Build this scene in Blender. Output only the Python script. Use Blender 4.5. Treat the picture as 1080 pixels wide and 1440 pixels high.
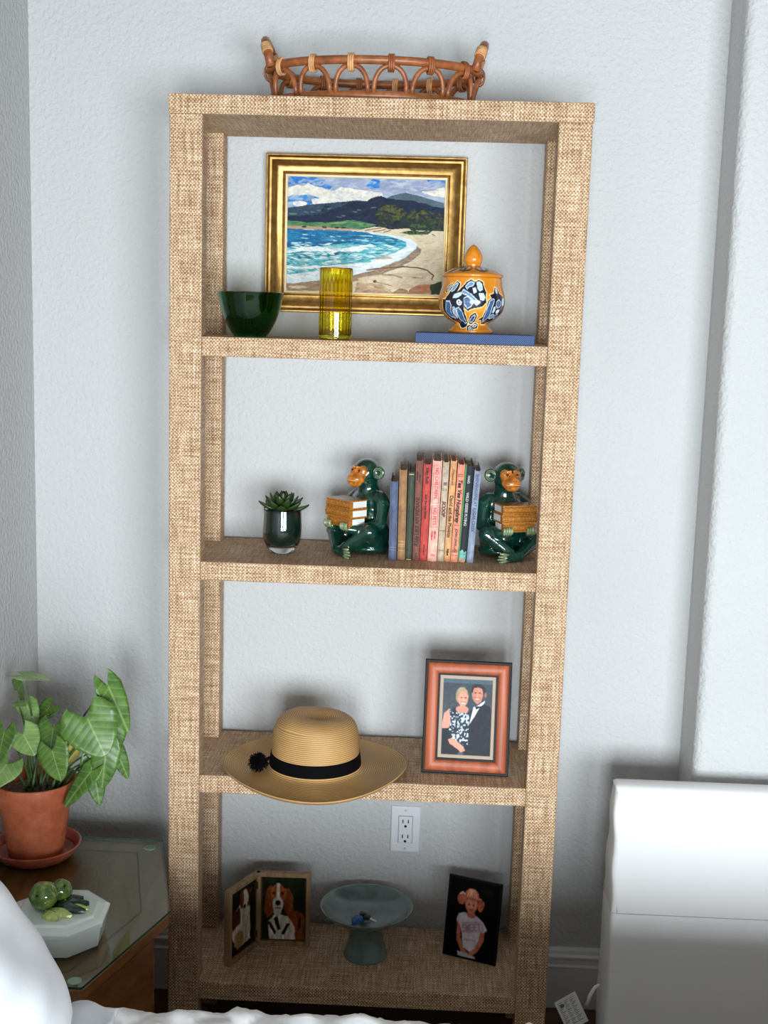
import bpy, bmesh, math, random
import numpy as np
from mathutils import Vector, Matrix, Euler

# ------------------------------------------------------------------ clear
for o in list(bpy.data.objects):
    bpy.data.objects.remove(o, do_unlink=True)
scene = bpy.context.scene
C = scene.collection
PI = math.pi
rnd = random.Random(7)

# ------------------------------------------------------------------ camera
CAM = Vector((0.1163, -2.4534, 1.6351))
pit, yaw, rol = -0.1567, 0.0351, 0.0294
fwd = Vector((-math.sin(yaw)*math.cos(pit), math.cos(yaw)*math.cos(pit), math.sin(pit)))
rgt = Vector((math.cos(yaw), math.sin(yaw), 0))
upv = rgt.cross(fwd)
r2 = math.cos(rol)*rgt + math.sin(rol)*upv
u2 = -math.sin(rol)*rgt + math.cos(rol)*upv
cd = bpy.data.cameras.new('camera'); cam = bpy.data.objects.new('camera', cd); C.objects.link(cam)
cd.sensor_fit = 'VERTICAL'; cd.sensor_height = 24.0; cd.sensor_width = 18.0
cd.lens = 1721.49/1440*24.0
cd.clip_start = 0.02
M = Matrix((r2, u2, -fwd)).transposed().to_4x4(); M.translation = CAM
cam.matrix_world = M
scene.camera = cam

# ------------------------------------------------------------------ world + window light + exposure
w = bpy.data.worlds.new('world'); scene.world = w; w.use_nodes = True
bg = w.node_tree.nodes['Background']; bg.inputs[0].default_value = (0.80, 0.90, 1.0, 1); bg.inputs[1].default_value = 1.0

def area(name, loc, target, sx, sy, power, col):
    l = bpy.data.lights.new(name, 'AREA'); l.shape = 'RECTANGLE'; l.size = sx; l.size_y = sy
    l.energy = power; l.color = col
    o = bpy.data.objects.new(name, l); C.objects.link(o); o.location = loc
    d = Vector(target)-Vector(loc); o.rotation_euler = d.to_track_quat('-Z', 'Y').to_euler()
    return o
YF = -4.0   # wall behind the photographer, with two windows
area('window_right_offscreen', (1.50, YF+0.03, 1.08), (1.50, 0, 1.08), 1.40, 1.16, 140, (0.85, 0.93, 1.0))
area('window_left_offscreen', (0.14, YF+0.03, 1.08), (0.14, 0, 1.08), 0.70, 1.16, 122, (0.85, 0.93, 1.0))
scene.view_settings.view_transform = 'Standard'
scene.view_settings.look = 'None'
scene.view_settings.gamma = 1.0
scene.view_settings.use_curve_mapping = False
scene.view_settings.exposure = 0.0

# ================================================================== helpers
def s2l(c):
    c = [x/255.0 for x in c]
    return tuple((x/12.92 if x <= 0.04045 else ((x+0.055)/1.055)**2.4) for x in c)
def col4(c): return (*s2l(c), 1.0)

class NT:
    def __init__(s, name):
        s.m = bpy.data.materials.new(name); s.m.use_nodes = True
        s.t = s.m.node_tree; s.b = s.t.nodes['Principled BSDF']; s.out = s.t.nodes['Material Output']
    def n(s, kind, **kw):
        x = s.t.nodes.new(kind)
        for k, v in kw.items(): setattr(x, k, v)
        return x
    def l(s, a, b): s.t.links.new(a, b)
    def val(s, sock, v):
        if hasattr(v, 'is_output') or isinstance(v, bpy.types.NodeSocket): s.l(v, sock)
        else: sock.default_value = v
    def math(s, op, a, b=None, c=None, clamp=False):
        x = s.n('ShaderNodeMath', operation=op, use_clamp=clamp); s.val(x.inputs[0], a)
        if b is not None: s.val(x.inputs[1], b)
        if c is not None: s.val(x.inputs[2], c)
        return x.outputs[0]
    def ramp(s, f, stops):
        x = s.n('ShaderNodeValToRGB'); s.val(x.inputs[0], f); e = x.color_ramp.elements
        while len(e) < len(stops): e.new(0.5)
        for i, (p, c) in enumerate(stops): e[i].position = p; e[i].color = col4(c)
        return x.outputs[0]
    def coord(s, kind='Object'):
        return s.n('ShaderNodeTexCoord').outputs[kind]
    def mapping(s, v, scale=(1,1,1), loc=(0,0,0)):
        x = s.n('ShaderNodeMapping'); s.l(v, x.inputs[0]); x.inputs['Scale'].default_value = scale; x.inputs['Location'].default_value = loc
        return x.outputs[0]
    def noise(s, v, scale, detail=2, rough=0.5):
        x = s.n('ShaderNodeTexNoise'); s.l(v, x.inputs['Vector']); x.inputs['Scale'].default_value = scale
        x.inputs['Detail'].default_value = detail; x.inputs['Roughness'].default_value = rough
        return x.outputs[0]
    def mix(s, f, a, b, mode='MIX'):
        x = s.n('ShaderNodeMix', data_type='RGBA', blend_type=mode); s.val(x.inputs[0], f)
        s.val(x.inputs[6], a); s.val(x.inputs[7], b)
        return x.outputs[2]
    def bump(s, h, strength=0.3, dist=0.01):
        x = s.n('ShaderNodeBump'); s.l(h, x.inputs['Height']); x.inputs['Strength'].default_value = strength; x.inputs['Distance'].default_value = dist
        s.l(x.outputs[0], s.b.inputs['Normal']); return x
    def set(s, **kw):
        for k, v in kw.items():
            s.val(s.b.inputs[k.replace('_', ' ')], v)

def mat_plain(name, c, rough=0.5, var=0.0, nscale=30, metal=0.0, coat=0.0, bump=0.0, bscale=200, spec=None, sheen=0):
    T = NT(name)
    co = T.coord()
    if var > 0:
        a = tuple(max(0, min(255, x*(1-var))) for x in c); b = tuple(max(0, min(255, x*(1+var))) for x in c)
        T.set(Base_Color=T.ramp(T.noise(co, nscale, 4), [(0.3, a), (0.7, b)]))
    else: T.b.inputs['Base Color'].default_value = col4(c)
    T.set(Roughness=rough, Metallic=metal)
    T.b.inputs['Coat Weight'].default_value = coat; T.b.inputs['Coat Roughness'].default_value = 0.05
    if spec is not None: T.b.inputs['Specular IOR Level'].default_value = spec
    if sheen: T.b.inputs['Sheen Weight'].default_value = sheen
    if bump > 0: T.bump(T.noise(co, bscale, 3), bump, 0.002)
    return T.m

def mat_vcol(name, rough=0.5, coat=0.0, attr='paint', bump=0.0, bscale=400, spec=0.5):
    T = NT(name)
    a = T.n('ShaderNodeAttribute', attribute_name=attr)
    T.l(a.outputs['Color'], T.b.inputs['Base Color']); T.set(Roughness=rough)
    T.b.inputs['Coat Weight'].default_value = coat; T.b.inputs['Coat Roughness'].default_value = 0.04
    T.b.inputs['Specular IOR Level'].default_value = spec
    if bump: T.bump(T.noise(T.coord(), bscale, 3), bump, 0.001)
    return T.m

# ---- mesh building
def link(name, me, mat=None, parent=None, loc=None, rot=None, smooth=False):
    o = bpy.data.objects.new(name, me); C.objects.link(o)
    if mat is not None and len(me.materials) == 0: me.materials.append(mat)
    if parent is not None: o.parent = parent
    if loc is not None: o.location = loc
    if rot is not None: o.rotation_euler = rot
    if smooth:
        for p in me.polygons: p.use_smooth = True
    return o
def fin(name, bm, mat=None, parent=None, loc=None, rot=None, smooth=False, sharp=None, boxuv=False):
    bmesh.ops.recalc_face_normals(bm, faces=bm.faces[:]) if not getattr(bm, 'keepn', False) else None
    if boxuv:
        uv = bm.loops.layers.uv.verify()
        for f in bm.faces:
            n = f.normal; ax = max(range(3), key=lambda i: abs(n[i]))
            for lp in f.loops:
                c = lp.vert.co
                lp[uv].uv = (c.y, c.z) if ax == 0 else ((c.x, c.z) if ax == 1 else (c.x, c.y))
    me = bpy.data.meshes.new(name); bm.to_mesh(me); bm.free()
    o = link(name, me, mat, parent, loc, rot, smooth)
    if smooth and sharp is not None:
        me.set_sharp_from_angle(angle=math.radians(sharp))
    return o
def thing(name, label, cat, loc=(0, 0, 0), rotz=0, group=None):
    o = bpy.data.objects.new(name, None); C.objects.link(o); o.empty_display_size = 0.05
    o.location = loc; o.rotation_euler = (0, 0, rotz); o['label'] = label; o['category'] = cat
    if group: o['group'] = group
    return o
def tag(o, label, cat, group=None):
    o['label'] = label; o['category'] = cat
    if group: o['group'] = group
    return o
def struct(o): o['kind'] = 'structure'; return o

def box(bm, x0, x1, y0, y1, z0, z1, bev=0.0, seg=2, mtx=None):
    vs = [bm.verts.new((x, y, z)) for x in (x0, x1) for y in (y0, y1) for z in (z0, z1)]
    idx = [(0, 1, 3, 2), (4, 6, 7, 5), (0, 4, 5, 1), (2, 3, 7, 6), (0, 2, 6, 4), (1, 5, 7, 3)]
    fs = [bm.faces.new([vs[i] for i in q]) for q in idx]
    if mtx is not None: bmesh.ops.transform(bm, matrix=mtx, verts=vs)
    if bev > 0:
        es = list({e for f in fs for e in f.edges})
        bmesh.ops.bevel(bm, geom=es, offset=bev, segments=seg, profile=0.5, affect='EDGES')
def prism(bm, pts, z0, z1, bev=0.0, seg=2):
    lo = [bm.verts.new((p[0], p[1], z0)) for p in pts]; hi = [bm.verts.new((p[0], p[1], z1)) for p in pts]
    n = len(pts); fs = [bm.faces.new(lo[::-1]), bm.faces.new(hi)]
    for i in range(n): fs.append(bm.faces.new((lo[i], lo[(i+1) % n], hi[(i+1) % n], hi[i])))
    if bev > 0:
        es = list({e for f in fs for e in f.edges})
        bmesh.ops.bevel(bm, geom=es, offset=bev, segments=seg, profile=0.5, affect='EDGES')
def tube(bm, pts, rad, sides=8, closed=False, caps=True):
    P = [Vector(p) for p in pts]; n = len(P)
    R = rad if isinstance(rad, (list, tuple)) else [rad]*n
    rings = []; prev = None
    for i in range(n):
        if closed: t = P[(i+1) % n]-P[i-1]
        else: t = P[min(i+1, n-1)]-P[max(i-1, 0)]
        t.normalize()
        if prev is None:
            a = Vector((0, 0, 1)) if abs(t.z) < 0.9 else Vector((1, 0, 0))
            nn = (a-t*a.dot(t)).normalized()
        else: nn = (prev-t*prev.dot(t)).normalized()
        prev = nn; b = t.cross(nn)
        rings.append([bm.verts.new(P[i]+(nn*math.cos(2*PI*k/sides)+b*math.sin(2*PI*k/sides))*R[i]) for k in range(sides)])
    m = n if closed else n-1
    for i in range(m):
        A, B = rings[i], rings[(i+1) % n]
        off = 0
        if closed and i == n-1:   # align seam
            off = min(range(sides), key=lambda s: sum((A[k].co-B[(k+s) % sides].co).length for k in range(sides)))
        for k in range(sides):
            bm.faces.new((A[k], A[(k+1) % sides], B[(k+1+off) % sides], B[(k+off) % sides]))
    if not closed and caps:
        bm.faces.new(rings[0][::-1]); bm.faces.new(rings[-1])
def lathe(bm, prof, seg=48, center=(0, 0, 0), closed=False, sx=1.0, sy=1.0):
    """profile of (r,z); r==0 collapses to a pole.  UV: u = angle 0..1, v = arc length"""
    uv = bm.loops.layers.uv.verify(); cx, cy, cz = center
    arc = [0.0]
    for i in range(1, len(prof)): arc.append(arc[-1]+math.hypot(prof[i][0]-prof[i-1][0], prof[i][1]-prof[i-1][1]))
    rings = []
    for r, z in prof:
        if r < 1e-6: rings.append([bm.verts.new((cx, cy, cz+z))])
        else: rings.append([bm.verts.new((cx+sx*r*math.cos(2*PI*k/seg), cy+sy*r*math.sin(2*PI*k/seg), cz+z)) for k in range(seg)])
    for i in range(len(prof)-1):
        A, B = rings[i], rings[i+1]
        for k in range(seg):
            k2 = (k+1) % seg
            if len(A) == 1 and len(B) == 1: continue
            if len(A) == 1: vs = (A[0], B[k2], B[k]); uvs = ((k+.5, i), (k+1, i+1), (k, i+1))
            elif len(B) == 1: vs = (A[k], A[k2], B[0]); uvs = ((k, i), (k+1, i), (k+.5, i+1))
            else: vs = (A[k], A[k2], B[k2], B[k]); uvs = ((k, i), (k+1, i), (k+1, i+1), (k, i+1))
            f = bm.faces.new(vs)
            for lp, (a, b) in zip(f.loops, uvs): lp[uv].uv = (a/seg, arc[b])
def ball(bm, c, r, sub=2, mtx=None):
    rr = r if isinstance(r, (tuple, list)) else (r, r, r)
    m = Matrix.Translation(c) @ (mtx.to_4x4() if mtx is not None else Matrix.Identity(4)) @ Matrix.Diagonal((*rr, 1))
    bmesh.ops.create_icosphere(bm, subdivisions=sub, radius=1.0, matrix=m)
def smoothprof(pts, n=6):
    """Catmull-Rom refine a profile"""
    out = []; P = pts
    for i in range(len(P)-1):
        p0 = P[max(i-1, 0)]; p1 = P[i]; p2 = P[i+1]; p3 = P[min(i+2, len(P)-1)]
        for k in range(n):
            t = k/n
            out.append(tuple(0.5*((2*p1[j])+(-p0[j]+p2[j])*t+(2*p0[j]-5*p1[j]+4*p2[j]-p3[j])*t*t+(-p0[j]+3*p1[j]-3*p2[j]+p3[j])*t**3) for j in range(len(p1))))
    out.append(tuple(P[-1])); return out
def remeshed(name, bm, voxel, smooth_it=6, factor=0.5):
    me = bpy.data.meshes.new('tmp'); bm.to_mesh(me); bm.free()
    o = bpy.data.objects.new('tmp', me); C.objects.link(o)
    m = o.modifiers.new('r', 'REMESH'); m.mode = 'VOXEL'; m.voxel_size = voxel
    s = o.modifiers.new('s', 'SMOOTH'); s.iterations = smooth_it; s.factor = factor
    dg = bpy.context.evaluated_depsgraph_get(); dg.update()
    out = bpy.data.meshes.new_from_object(o.evaluated_get(dg)); out.name = name
    bpy.data.objects.remove(o, do_unlink=True); bpy.data.meshes.remove(me)
    for p in out.polygons: p.use_smooth = True
    return out
def text_mesh(name, s, size, mat, parent, mtx, extrude=0.0, shear=0.0, bold=0.0, align='LEFT'):
    cu = bpy.data.curves.new('t', 'FONT'); cu.body = s; cu.size = size; cu.extrude = extrude; cu.shear = shear; cu.offset = bold
    cu.align_x = align; cu.align_y = 'CENTER'; cu.resolution_u = 3
    o = bpy.data.objects.new('t', cu); C.objects.link(o)
    dg = bpy.context.evaluated_depsgraph_get(); dg.update()
    me = bpy.data.meshes.new_from_object(o.evaluated_get(dg)); me.name = name
    bpy.data.objects.remove(o, do_unlink=True)
    me.materials.clear()
    me.transform(mtx)
    return link(name, me, mat, parent)

# ---- small numpy painter: makes a colour per grid vertex
def vnoise(x, y, seed=0):
    xi = np.floor(x).astype(np.int64); yi = np.floor(y).astype(np.int64); xf = x-xi; yf = y-yi
    def h(a, b):
        n = (a*374761393+b*668265263+seed*974634533) & 0x7fffffff
        n = ((n ^ (n >> 13))*1274126177) & 0x7fffffff
        return ((n ^ (n >> 16)) & 0xffff)/65535.0
    u = xf*xf*(3-2*xf); v = yf*yf*(3-2*yf)
    return (h(xi, yi)*(1-u)+h(xi+1, yi)*u)*(1-v)+(h(xi, yi+1)*(1-u)+h(xi+1, yi+1)*u)*v
def fbm(x, y, seed=0, o=3):
    s = 0; a = 0.5; t = 0
    for i in range(o):
        s = s+a*vnoise(x*2**i, y*2**i, seed+i*17); t += a; a *= 0.5
    return s/t
class Canvas:
    def __init__(s, nx, ny, bgc):
        s.nx, s.ny = nx, ny
        s.U, s.V = np.meshgrid(np.linspace(0, 1, nx), np.linspace(0, 1, ny))   # V down
        s.a = np.empty((ny, nx, 3)); s.a[:] = bgc; s.seed = 1; s.asp = 1.0
    def warp(s, amp, sc):
        s.seed += 5
        return (s.U+amp*(fbm(s.U*sc, s.V*sc, s.seed)-.5)*2, s.V+amp*(fbm(s.U*sc+9, s.V*sc+4, s.seed+2)-.5)*2)
    def put(s, m, c, var=0, sc=20, stretch=(1, 1)):
        c = np.array(c, float)
        m = np.clip(m, 0, 1)[..., None]
        if var:
            s.seed += 3
            n = (fbm(s.U*sc*stretch[0], s.V*sc*stretch[1], s.seed)-.5)*2
            c = c+n[..., None]*var
        s.a = s.a*(1-m)+c*m
    def poly(s, pts, c, amp=0.0, wsc=12, var=0, sc=20, stretch=(1, 1), alpha=1.0):
        X, Y = s.warp(amp, wsc) if amp else (s.U, s.V)
        ins = np.zeros(X.shape, bool); n = len(pts)
        for i in range(n):
            x0, y0 = pts[i]; x1, y1 = pts[(i+1) % n]
            if y0 == y1: continue
            cnd = ((y0 > Y) != (y1 > Y)) & (X < (x1-x0)*(Y-y0)/(y1-y0)+x0)
            ins ^= cnd
        s.put(ins*alpha, c, var, sc, stretch)
    def ell(s, cx, cy, rx, ry, c, amp=0.0, wsc=12, var=0, sc=20, alpha=1.0, soft=0.12, rot=0):
        X, Y = s.warp(amp, wsc) if amp else (s.U, s.V)
        dx, dy = X-cx, Y-cy
        if rot: dx, dy = dx*math.cos(rot)+dy*math.sin(rot), -dx*math.sin(rot)+dy*math.cos(rot)
        d = np.sqrt((dx/rx)**2+(dy/ry)**2)
        s.put(np.clip((1-d)/soft+.5, 0, 1)*alpha, c, var, sc)
    def line(s, pts, wd, c, amp=0.0, wsc=12, alpha=1.0, taper=False):
        X, Y = s.warp(amp, wsc) if amp else (s.U, s.V)
        m = np.zeros(X.shape); n = len(pts)-1
        for i in range(n):
            x0, y0 = pts[i]; x1, y1 = pts[i+1]
            dx, dy = (x1-x0)*s.asp, y1-y0; L = dx*dx+dy*dy+1e-12
            t = np.clip(((X-x0)*s.asp*dx+(Y-y0)*dy)/L, 0, 1)
            d = np.hypot((X-x0)*s.asp-t*dx, (Y-y0)-t*dy)
            ww = wd
            m = np.maximum(m, np.clip((ww-d)/(0.35*ww)+.5, 0, 1))
        s.put(m*alpha, c)
    def inside(s, pts):
        ins = np.zeros(s.U.shape, bool); n = len(pts)
        for i in range(n):
            x0, y0 = pts[i]; x1, y1 = pts[(i+1) % n]
            if y0 == y1: continue
            ins ^= ((y0 > s.V) != (y1 > s.V)) & (s.U < (x1-x0)*(s.V-y0)/(y1-y0)+x0)
        return ins
    def dabs(s, n, mask, pal, L, W, ang=0.0, jit=0.3, alpha=.7, cvar=10, seed=1):
        r = np.random.RandomState(seed); idx = np.argwhere(mask)
        if len(idx) == 0: return
        for _ in range(n):
            j, i = idx[r.randint(len(idx))]; cx, cy = s.U[j, i], s.V[j, i]
            l_ = L*r.uniform(.5, 1.4); w_ = W*r.uniform(.6, 1.4); a = (ang(cx, cy) if callable(ang) else ang)+r.normal(0, jit)
            c = np.array(pal[r.randint(len(pal))], float)+r.normal(0, cvar)
            ri = int(max(l_, w_)/s.asp*s.nx)+2; rj = int(max(l_, w_)*s.ny)+2
            sl_ = (slice(max(0, j-rj), j+rj+1), slice(max(0, i-ri), i+ri+1))
            dx = (s.U[sl_]-cx)*s.asp; dy = s.V[sl_]-cy
            p = (dx*math.cos(a)+dy*math.sin(a))/l_; q = (-dx*math.sin(a)+dy*math.cos(a))/w_
            m = np.clip((1-np.sqrt(p*p+q*q))*3, 0, 1)[..., None]*alpha*mask[sl_][..., None]
            s.a[sl_] = s.a[sl_]*(1-m)+c*m
    def blur(s, k=1):
        for _ in range(k):
            p = np.pad(s.a, ((1, 1), (1, 1), (0, 0)), 'edge')
            s.a = (p[:-2, 1:-1]+p[2:, 1:-1]+p[1:-1, :-2]+p[1:-1, 2:]+2*p[1:-1, 1:-1])/6
    def colours(s):
        a = np.clip(s.a, 0, 255)/255.0
        lin = np.where(a <= 0.04045, a/12.92, ((a+0.055)/1.055)**2.4)
        return np.concatenate([lin, np.ones(lin.shape[:2]+(1,))], -1).reshape(-1, 4).astype(np.float32)
def canvas_sheet(name, cv, W, H, mat, parent, mtx=None, relief=None):
    """flat sheet in local XZ facing -Y, lower-left corner at origin"""
    nx, ny = cv.nx, cv.ny
    X = cv.U*W; Z = (1-cv.V)*H; Y = np.zeros_like(X) if relief is None else relief
    co = np.stack([X, Y, Z], -1).reshape(-1, 3)
    i = np.arange(nx*ny).reshape(ny, nx)
    q = np.stack([i[:-1, :-1], i[1:, :-1], i[1:, 1:], i[:-1, 1:]], -1).reshape(-1, 4)
    me = bpy.data.meshes.new(name); me.from_pydata(co.tolist(), [], q.tolist())
    at = me.attributes.new('paint', 'FLOAT_COLOR', 'POINT'); at.data.foreach_set('color', cv.colours().ravel())
    if mtx is not None: me.transform(mtx)
    me.update()
    return link(name, me, mat, parent)

# ================================================================== materials
def mat_wall(name, c):
    T = NT(name); co = T.coord()
    n1 = T.noise(co, 95, 3, 0.55); n2 = T.noise(co, 2.2, 2)
    a = tuple(x*0.985 for x in c)
    T.set(Base_Color=T.ramp(n2, [(0.3, a), (0.7, c)]), Roughness=0.75)
    T.b.inputs['Specular IOR Level'].default_value = 0.25
    T.bump(n1, 0.62, 0.008)
    return T.m
M_wall = mat_wall('wall_paint', (196, 196, 194))
M_ceil = mat_wall('ceiling_paint', (132, 131, 127))
M_wall2 = mat_wall('taupe_wall_paint', (88, 84, 80))
M_trim = mat_plain('trim_paint', (228, 227, 224), 0.4)

def mat_weave():
    T = NT('raffia_weave'); uv = T.coord('UV')
    wob = T.n('ShaderNodeVectorMath', operation='SCALE'); 
    nz = T.n('ShaderNodeTexNoise'); T.l(uv, nz.inputs['Vector']); nz.inputs['Scale'].default_value = 70; nz.inputs['Detail'].default_value = 1
    T.l(nz.outputs['Color'], wob.inputs[0]); wob.inputs['Scale'].default_value = 0.0045
    ad = T.n('ShaderNodeVectorMath', operation='ADD'); T.l(uv, ad.inputs[0]); T.l(wob.outputs[0], ad.inputs[1])
    sp = T.n('ShaderNodeSeparateXYZ'); T.l(ad.outputs[0], sp.inputs[0])
    su = T.math('SINE', T.math('MULTIPLY', sp.outputs[0], 2*PI/0.0068))
    sv = T.math('SINE', T.math('MULTIPLY', sp.outputs[1], 2*PI/0.0072))
    chk = T.math('MULTIPLY', su, sv)
    h1 = T.noise(T.mapping(uv, (15, 310, 1)), 1, 4, 0.7)     # long weft threads
    h2 = T.noise(T.mapping(uv, (310, 12, 1), (3, 5, 0)), 1, 4, 0.7)   # long warp threads
    h3 = T.noise(uv, 260, 2, 0.6)
    f = T.math('MULTIPLY_ADD', chk, 0.25, 0.46)
    f = T.math('ADD', f, T.math('MULTIPLY', T.math('SUBTRACT', h1, 0.5), 1.08))
    f = T.math('ADD', f, T.math('MULTIPLY', T.math('SUBTRACT', h2, 0.5), 0.98))
    f = T.math('ADD', f, T.math('MULTIPLY', T.math('SUBTRACT', h3, 0.5), 0.5))
    T.set(Base_Color=T.ramp(f, [(0.05, (98, 68, 42)), (0.33, (156, 119, 84)), (0.55, (195, 163, 128)), (0.82, (240, 222, 198))]), Roughness=0.6)
    T.b.inputs['Specular IOR Level'].default_value = 0.3
    T.bump(f, 0.5, 0.002)
    return T.m
M_weave = mat_weave()
M_gold = None

def mat_wood(name, c1, c2, rough=0.4, axis=0, sc=1.0, coat=0.0):
    T = NT(name); co = T.coord()
    s = [70*sc, 70*sc, 70*sc]; s[axis] = 5*sc
    n = T.noise(T.mapping(co, tuple(s)), 1, 4, 0.6)
    T.set(Base_Color=T.ramp(n, [(0.3, c1), (0.7, c2)]), Roughness=rough)
    T.b.inputs['Coat Weight'].default_value = coat
    return T.m

def mat_glass(name, c, rough=0.0, ior=1.45):
    T = NT(name); T.b.inputs['Base Color'].default_value = col4(c)
    T.b.inputs['Transmission Weight'].default_value = 1.0; T.set(Roughness=rough); T.b.inputs['IOR'].default_value = ior
    return T.m
def mat_sheetglass(name, tint, gloss=1.0):
    T = NT(name); t = T.t
    tr = T.n('ShaderNodeBsdfTransparent'); tr.inputs[0].default_value = col4(tint)
    gl = T.n('ShaderNodeBsdfGlossy'); gl.inputs['Roughness'].default_value = 0.02
    fr = T.n('ShaderNodeFresnel'); fr.inputs['IOR'].default_value = 1.5
    mx = T.n('ShaderNodeMixShader'); gm = T.n('ShaderNodeNewGeometry'); T.l(T.math('MULTIPLY', fr.outputs[0], T.math('SUBTRACT', 1.0, gm.outputs['Backfacing'])), mx.inputs[0]); T.l(tr.outputs[0], mx.inputs[1]); T.l(gl.outputs[0], mx.inputs[2])
    T.l(mx.outputs[0], T.out.inputs[0]); t.nodes.remove(T.b)
    return T.m

# ================================================================== room
YW = 0.315; XL = -0.788; XR = 3.6; ZC = 2.70; XJ = 0.728; YJ = 0.165
bm = bmesh.new(); box(bm, XL-0.1, XJ+0.05, YW, YW+0.1, 0, ZC); struct(fin('wall_back', bm, M_wall))
bm = bmesh.new(); box(bm, XL-0.1, XL, YF-0.1, YW+0.1, 0, ZC); struct(fin('wall_left', bm, M_wall))
# projecting wall with a bullnose corner
bm = bmesh.new(); rb = 0.022; pts = [(XJ, YW+0.1), (XJ, YJ+rb)]
for k in range(1, 9):
    a = PI/2*k/8; pts.append((XJ+rb-rb*math.cos(a), YJ+rb-rb*math.sin(a)))
pts += [(XR+0.1, YJ), (XR+0.1, YW+0.1)]
prism(bm, pts, 0, ZC); o = fin('wall_projecting', bm, M_wall, smooth=True, sharp=40); struct(o)
bm = bmesh.new(); box(bm, XR, XR+0.1, YF-0.1, YW+0.1, 0, ZC); struct(fin('wall_right', bm, M_wall2))
bm = bmesh.new(); box(bm, XL-0.1, XR+0.1, YF-0.1, YW+0.1, ZC, ZC+0.1); struct(fin('ceiling', bm, M_ceil))
M_floor = mat_wood('floor_wood', (72, 44, 26), (98, 62, 38), 0.35, 0, 0.6)
fl = bpy.data.objects.new('floor', None); C.objects.link(fl); struct(fl)
bm = bmesh.new(); box(bm, 0, 1.2, 0, 0.116, -0.02, 0, 0.0015, 1); mp = bpy.data.meshes.new('plank'); bm.to_mesh(mp); bm.free(); mp.materials.append(M_floor)
ny = int((YW-YF)/0.118)+1
for j in range(ny):
    off = -rnd.random()*1.1
    x = XL+off
    while x < XR:
        o = bpy.data.objects.new('plank', mp); C.objects.link(o); o.parent = fl
        o.location = (x, YW-0.118*(j+1), 0); x += 1.202
bm = bmesh.new(); box(bm, XL-0.1, XR+0.1, YF-0.1, YW+0.1, -0.06, -0.018); fin('subfloor', bm, mat_plain('subfloor', (40, 28, 20), 0.9), fl)
# wall behind the photographer: piers round two windows
def front_wall():
    wins = [(-0.24, 0.52), (0.77, 2.23)]; z0, zt_ = 0.46, (1.70, 1.70)
    bm = bmesh.new()
    xs = [XL-0.1, wins[0][0], wins[0][1], wins[1][0], wins[1][1], XR+0.1]
    for a, b in ((0, 1), (2, 3), (4, 5)): box(bm, xs[a], xs[b], YF-0.12, YF, 0, ZC)
    for (a, b), z1 in zip(wins, zt_): box(bm, a, b, YF-0.12, YF, 0, z0); box(bm, a, b, YF-0.12, YF, z1, ZC)
    struct(fin('wall_front', bm, M_wall2))
    for i, (a, b) in enumerate(wins):
        z1 = zt_[i]
        wn = bpy.data.objects.new('window_%d' % (i+1), None); C.objects.link(wn); struct(wn)
        bm = bmesh.new()
        for q in ((a, a+.04, z0, z1), (b-.04, b, z0, z1), (a+.04, b-.04, z0, z0+.04), (a+.04, b-.04, z1-.04, z1)): box(bm, q[0], q[1], YF-0.09, YF-0.03, q[2], q[3], 0.004)
        fin('window_frame', bm, M_trim, wn)
front_wall()
# baseboard, moulded profile
def baseboard(name, x0, x1, y):
    pr = [(0, 0), (-0.013, 0), (-0.013, 0.103), (-0.0145, 0.105), (-0.0145, 0.108), (-0.011, 0.112), (-0.010, 0.124), (-0.0145, 0.128), (-0.0145, 0.133), (-0.009, 0.138), (-0.008, 0.146), (-0.005, 0.1515), (0, 0.1525)]
    bm = bmesh.new()
    A = [bm.verts.new((x0, y+p[0], p[1])) for p in pr]; B = [bm.verts.new((x1, y+p[0], p[1])) for p in pr]
    for i in range(len(pr)-1): bm.faces.new((A[i], B[i], B[i+1], A[i+1]))
    bm.faces.new(A); bm.faces.new(B[::-1])
    return struct(fin(name, bm, M_trim))
baseboard('baseboard_back', XL, XJ, YW)
baseboard('baseboard_projecting', XJ, XR, YJ)

# ================================================================== bookcase
W2 = 0.4103; PW = 0.0653; PD = 0.0508; D = 0.2951; TOP = 2.055; TT = 0.0376
SH = [1.5895, 1.1298, 0.6684, 0.1949]; TH = 0.0393; REC = 0.006
bc = thing('bookcase', 'tall open raffia-wrapped bookcase with four shelves standing against the wall', 'bookcase', (0, 0, 0))
bm = bmesh.new(); box(bm, -W2-.002, W2+.002, -.002, D+.001, TOP-TT, TOP, 0.0025); fin('top_panel', bm, M_weave, bc, boxuv=True)
for sx in (-1, 1):
    for y0 in (0, D-PD):
        bm = bmesh.new(); xa, xb = (-W2, -W2+PW) if sx < 0 else (W2-PW, W2)
        box(bm, xa, xb, y0, y0+PD, 0, TOP-TT+.0005, 0.003); fin('post', bm, M_weave, bc, boxuv=True)
for z in SH:
    a, b = W2-PW, W2-.004
    pts = [(-a-.0005, REC), (a+.0005, REC), (a+.0005, PD), (b, PD), (b, D-PD), (a+.0005, D-PD), (a+.0005, D-.001), (-a-.0005, D-.001), (-a-.0005, D-PD), (-b, D-PD), (-b, PD), (-a-.0005, PD)]
    bm = bmesh.new(); prism(bm, pts, z-TH, z, 0.0025); fin('shelf', bm, M_weave, bc, boxuv=True)

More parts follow.
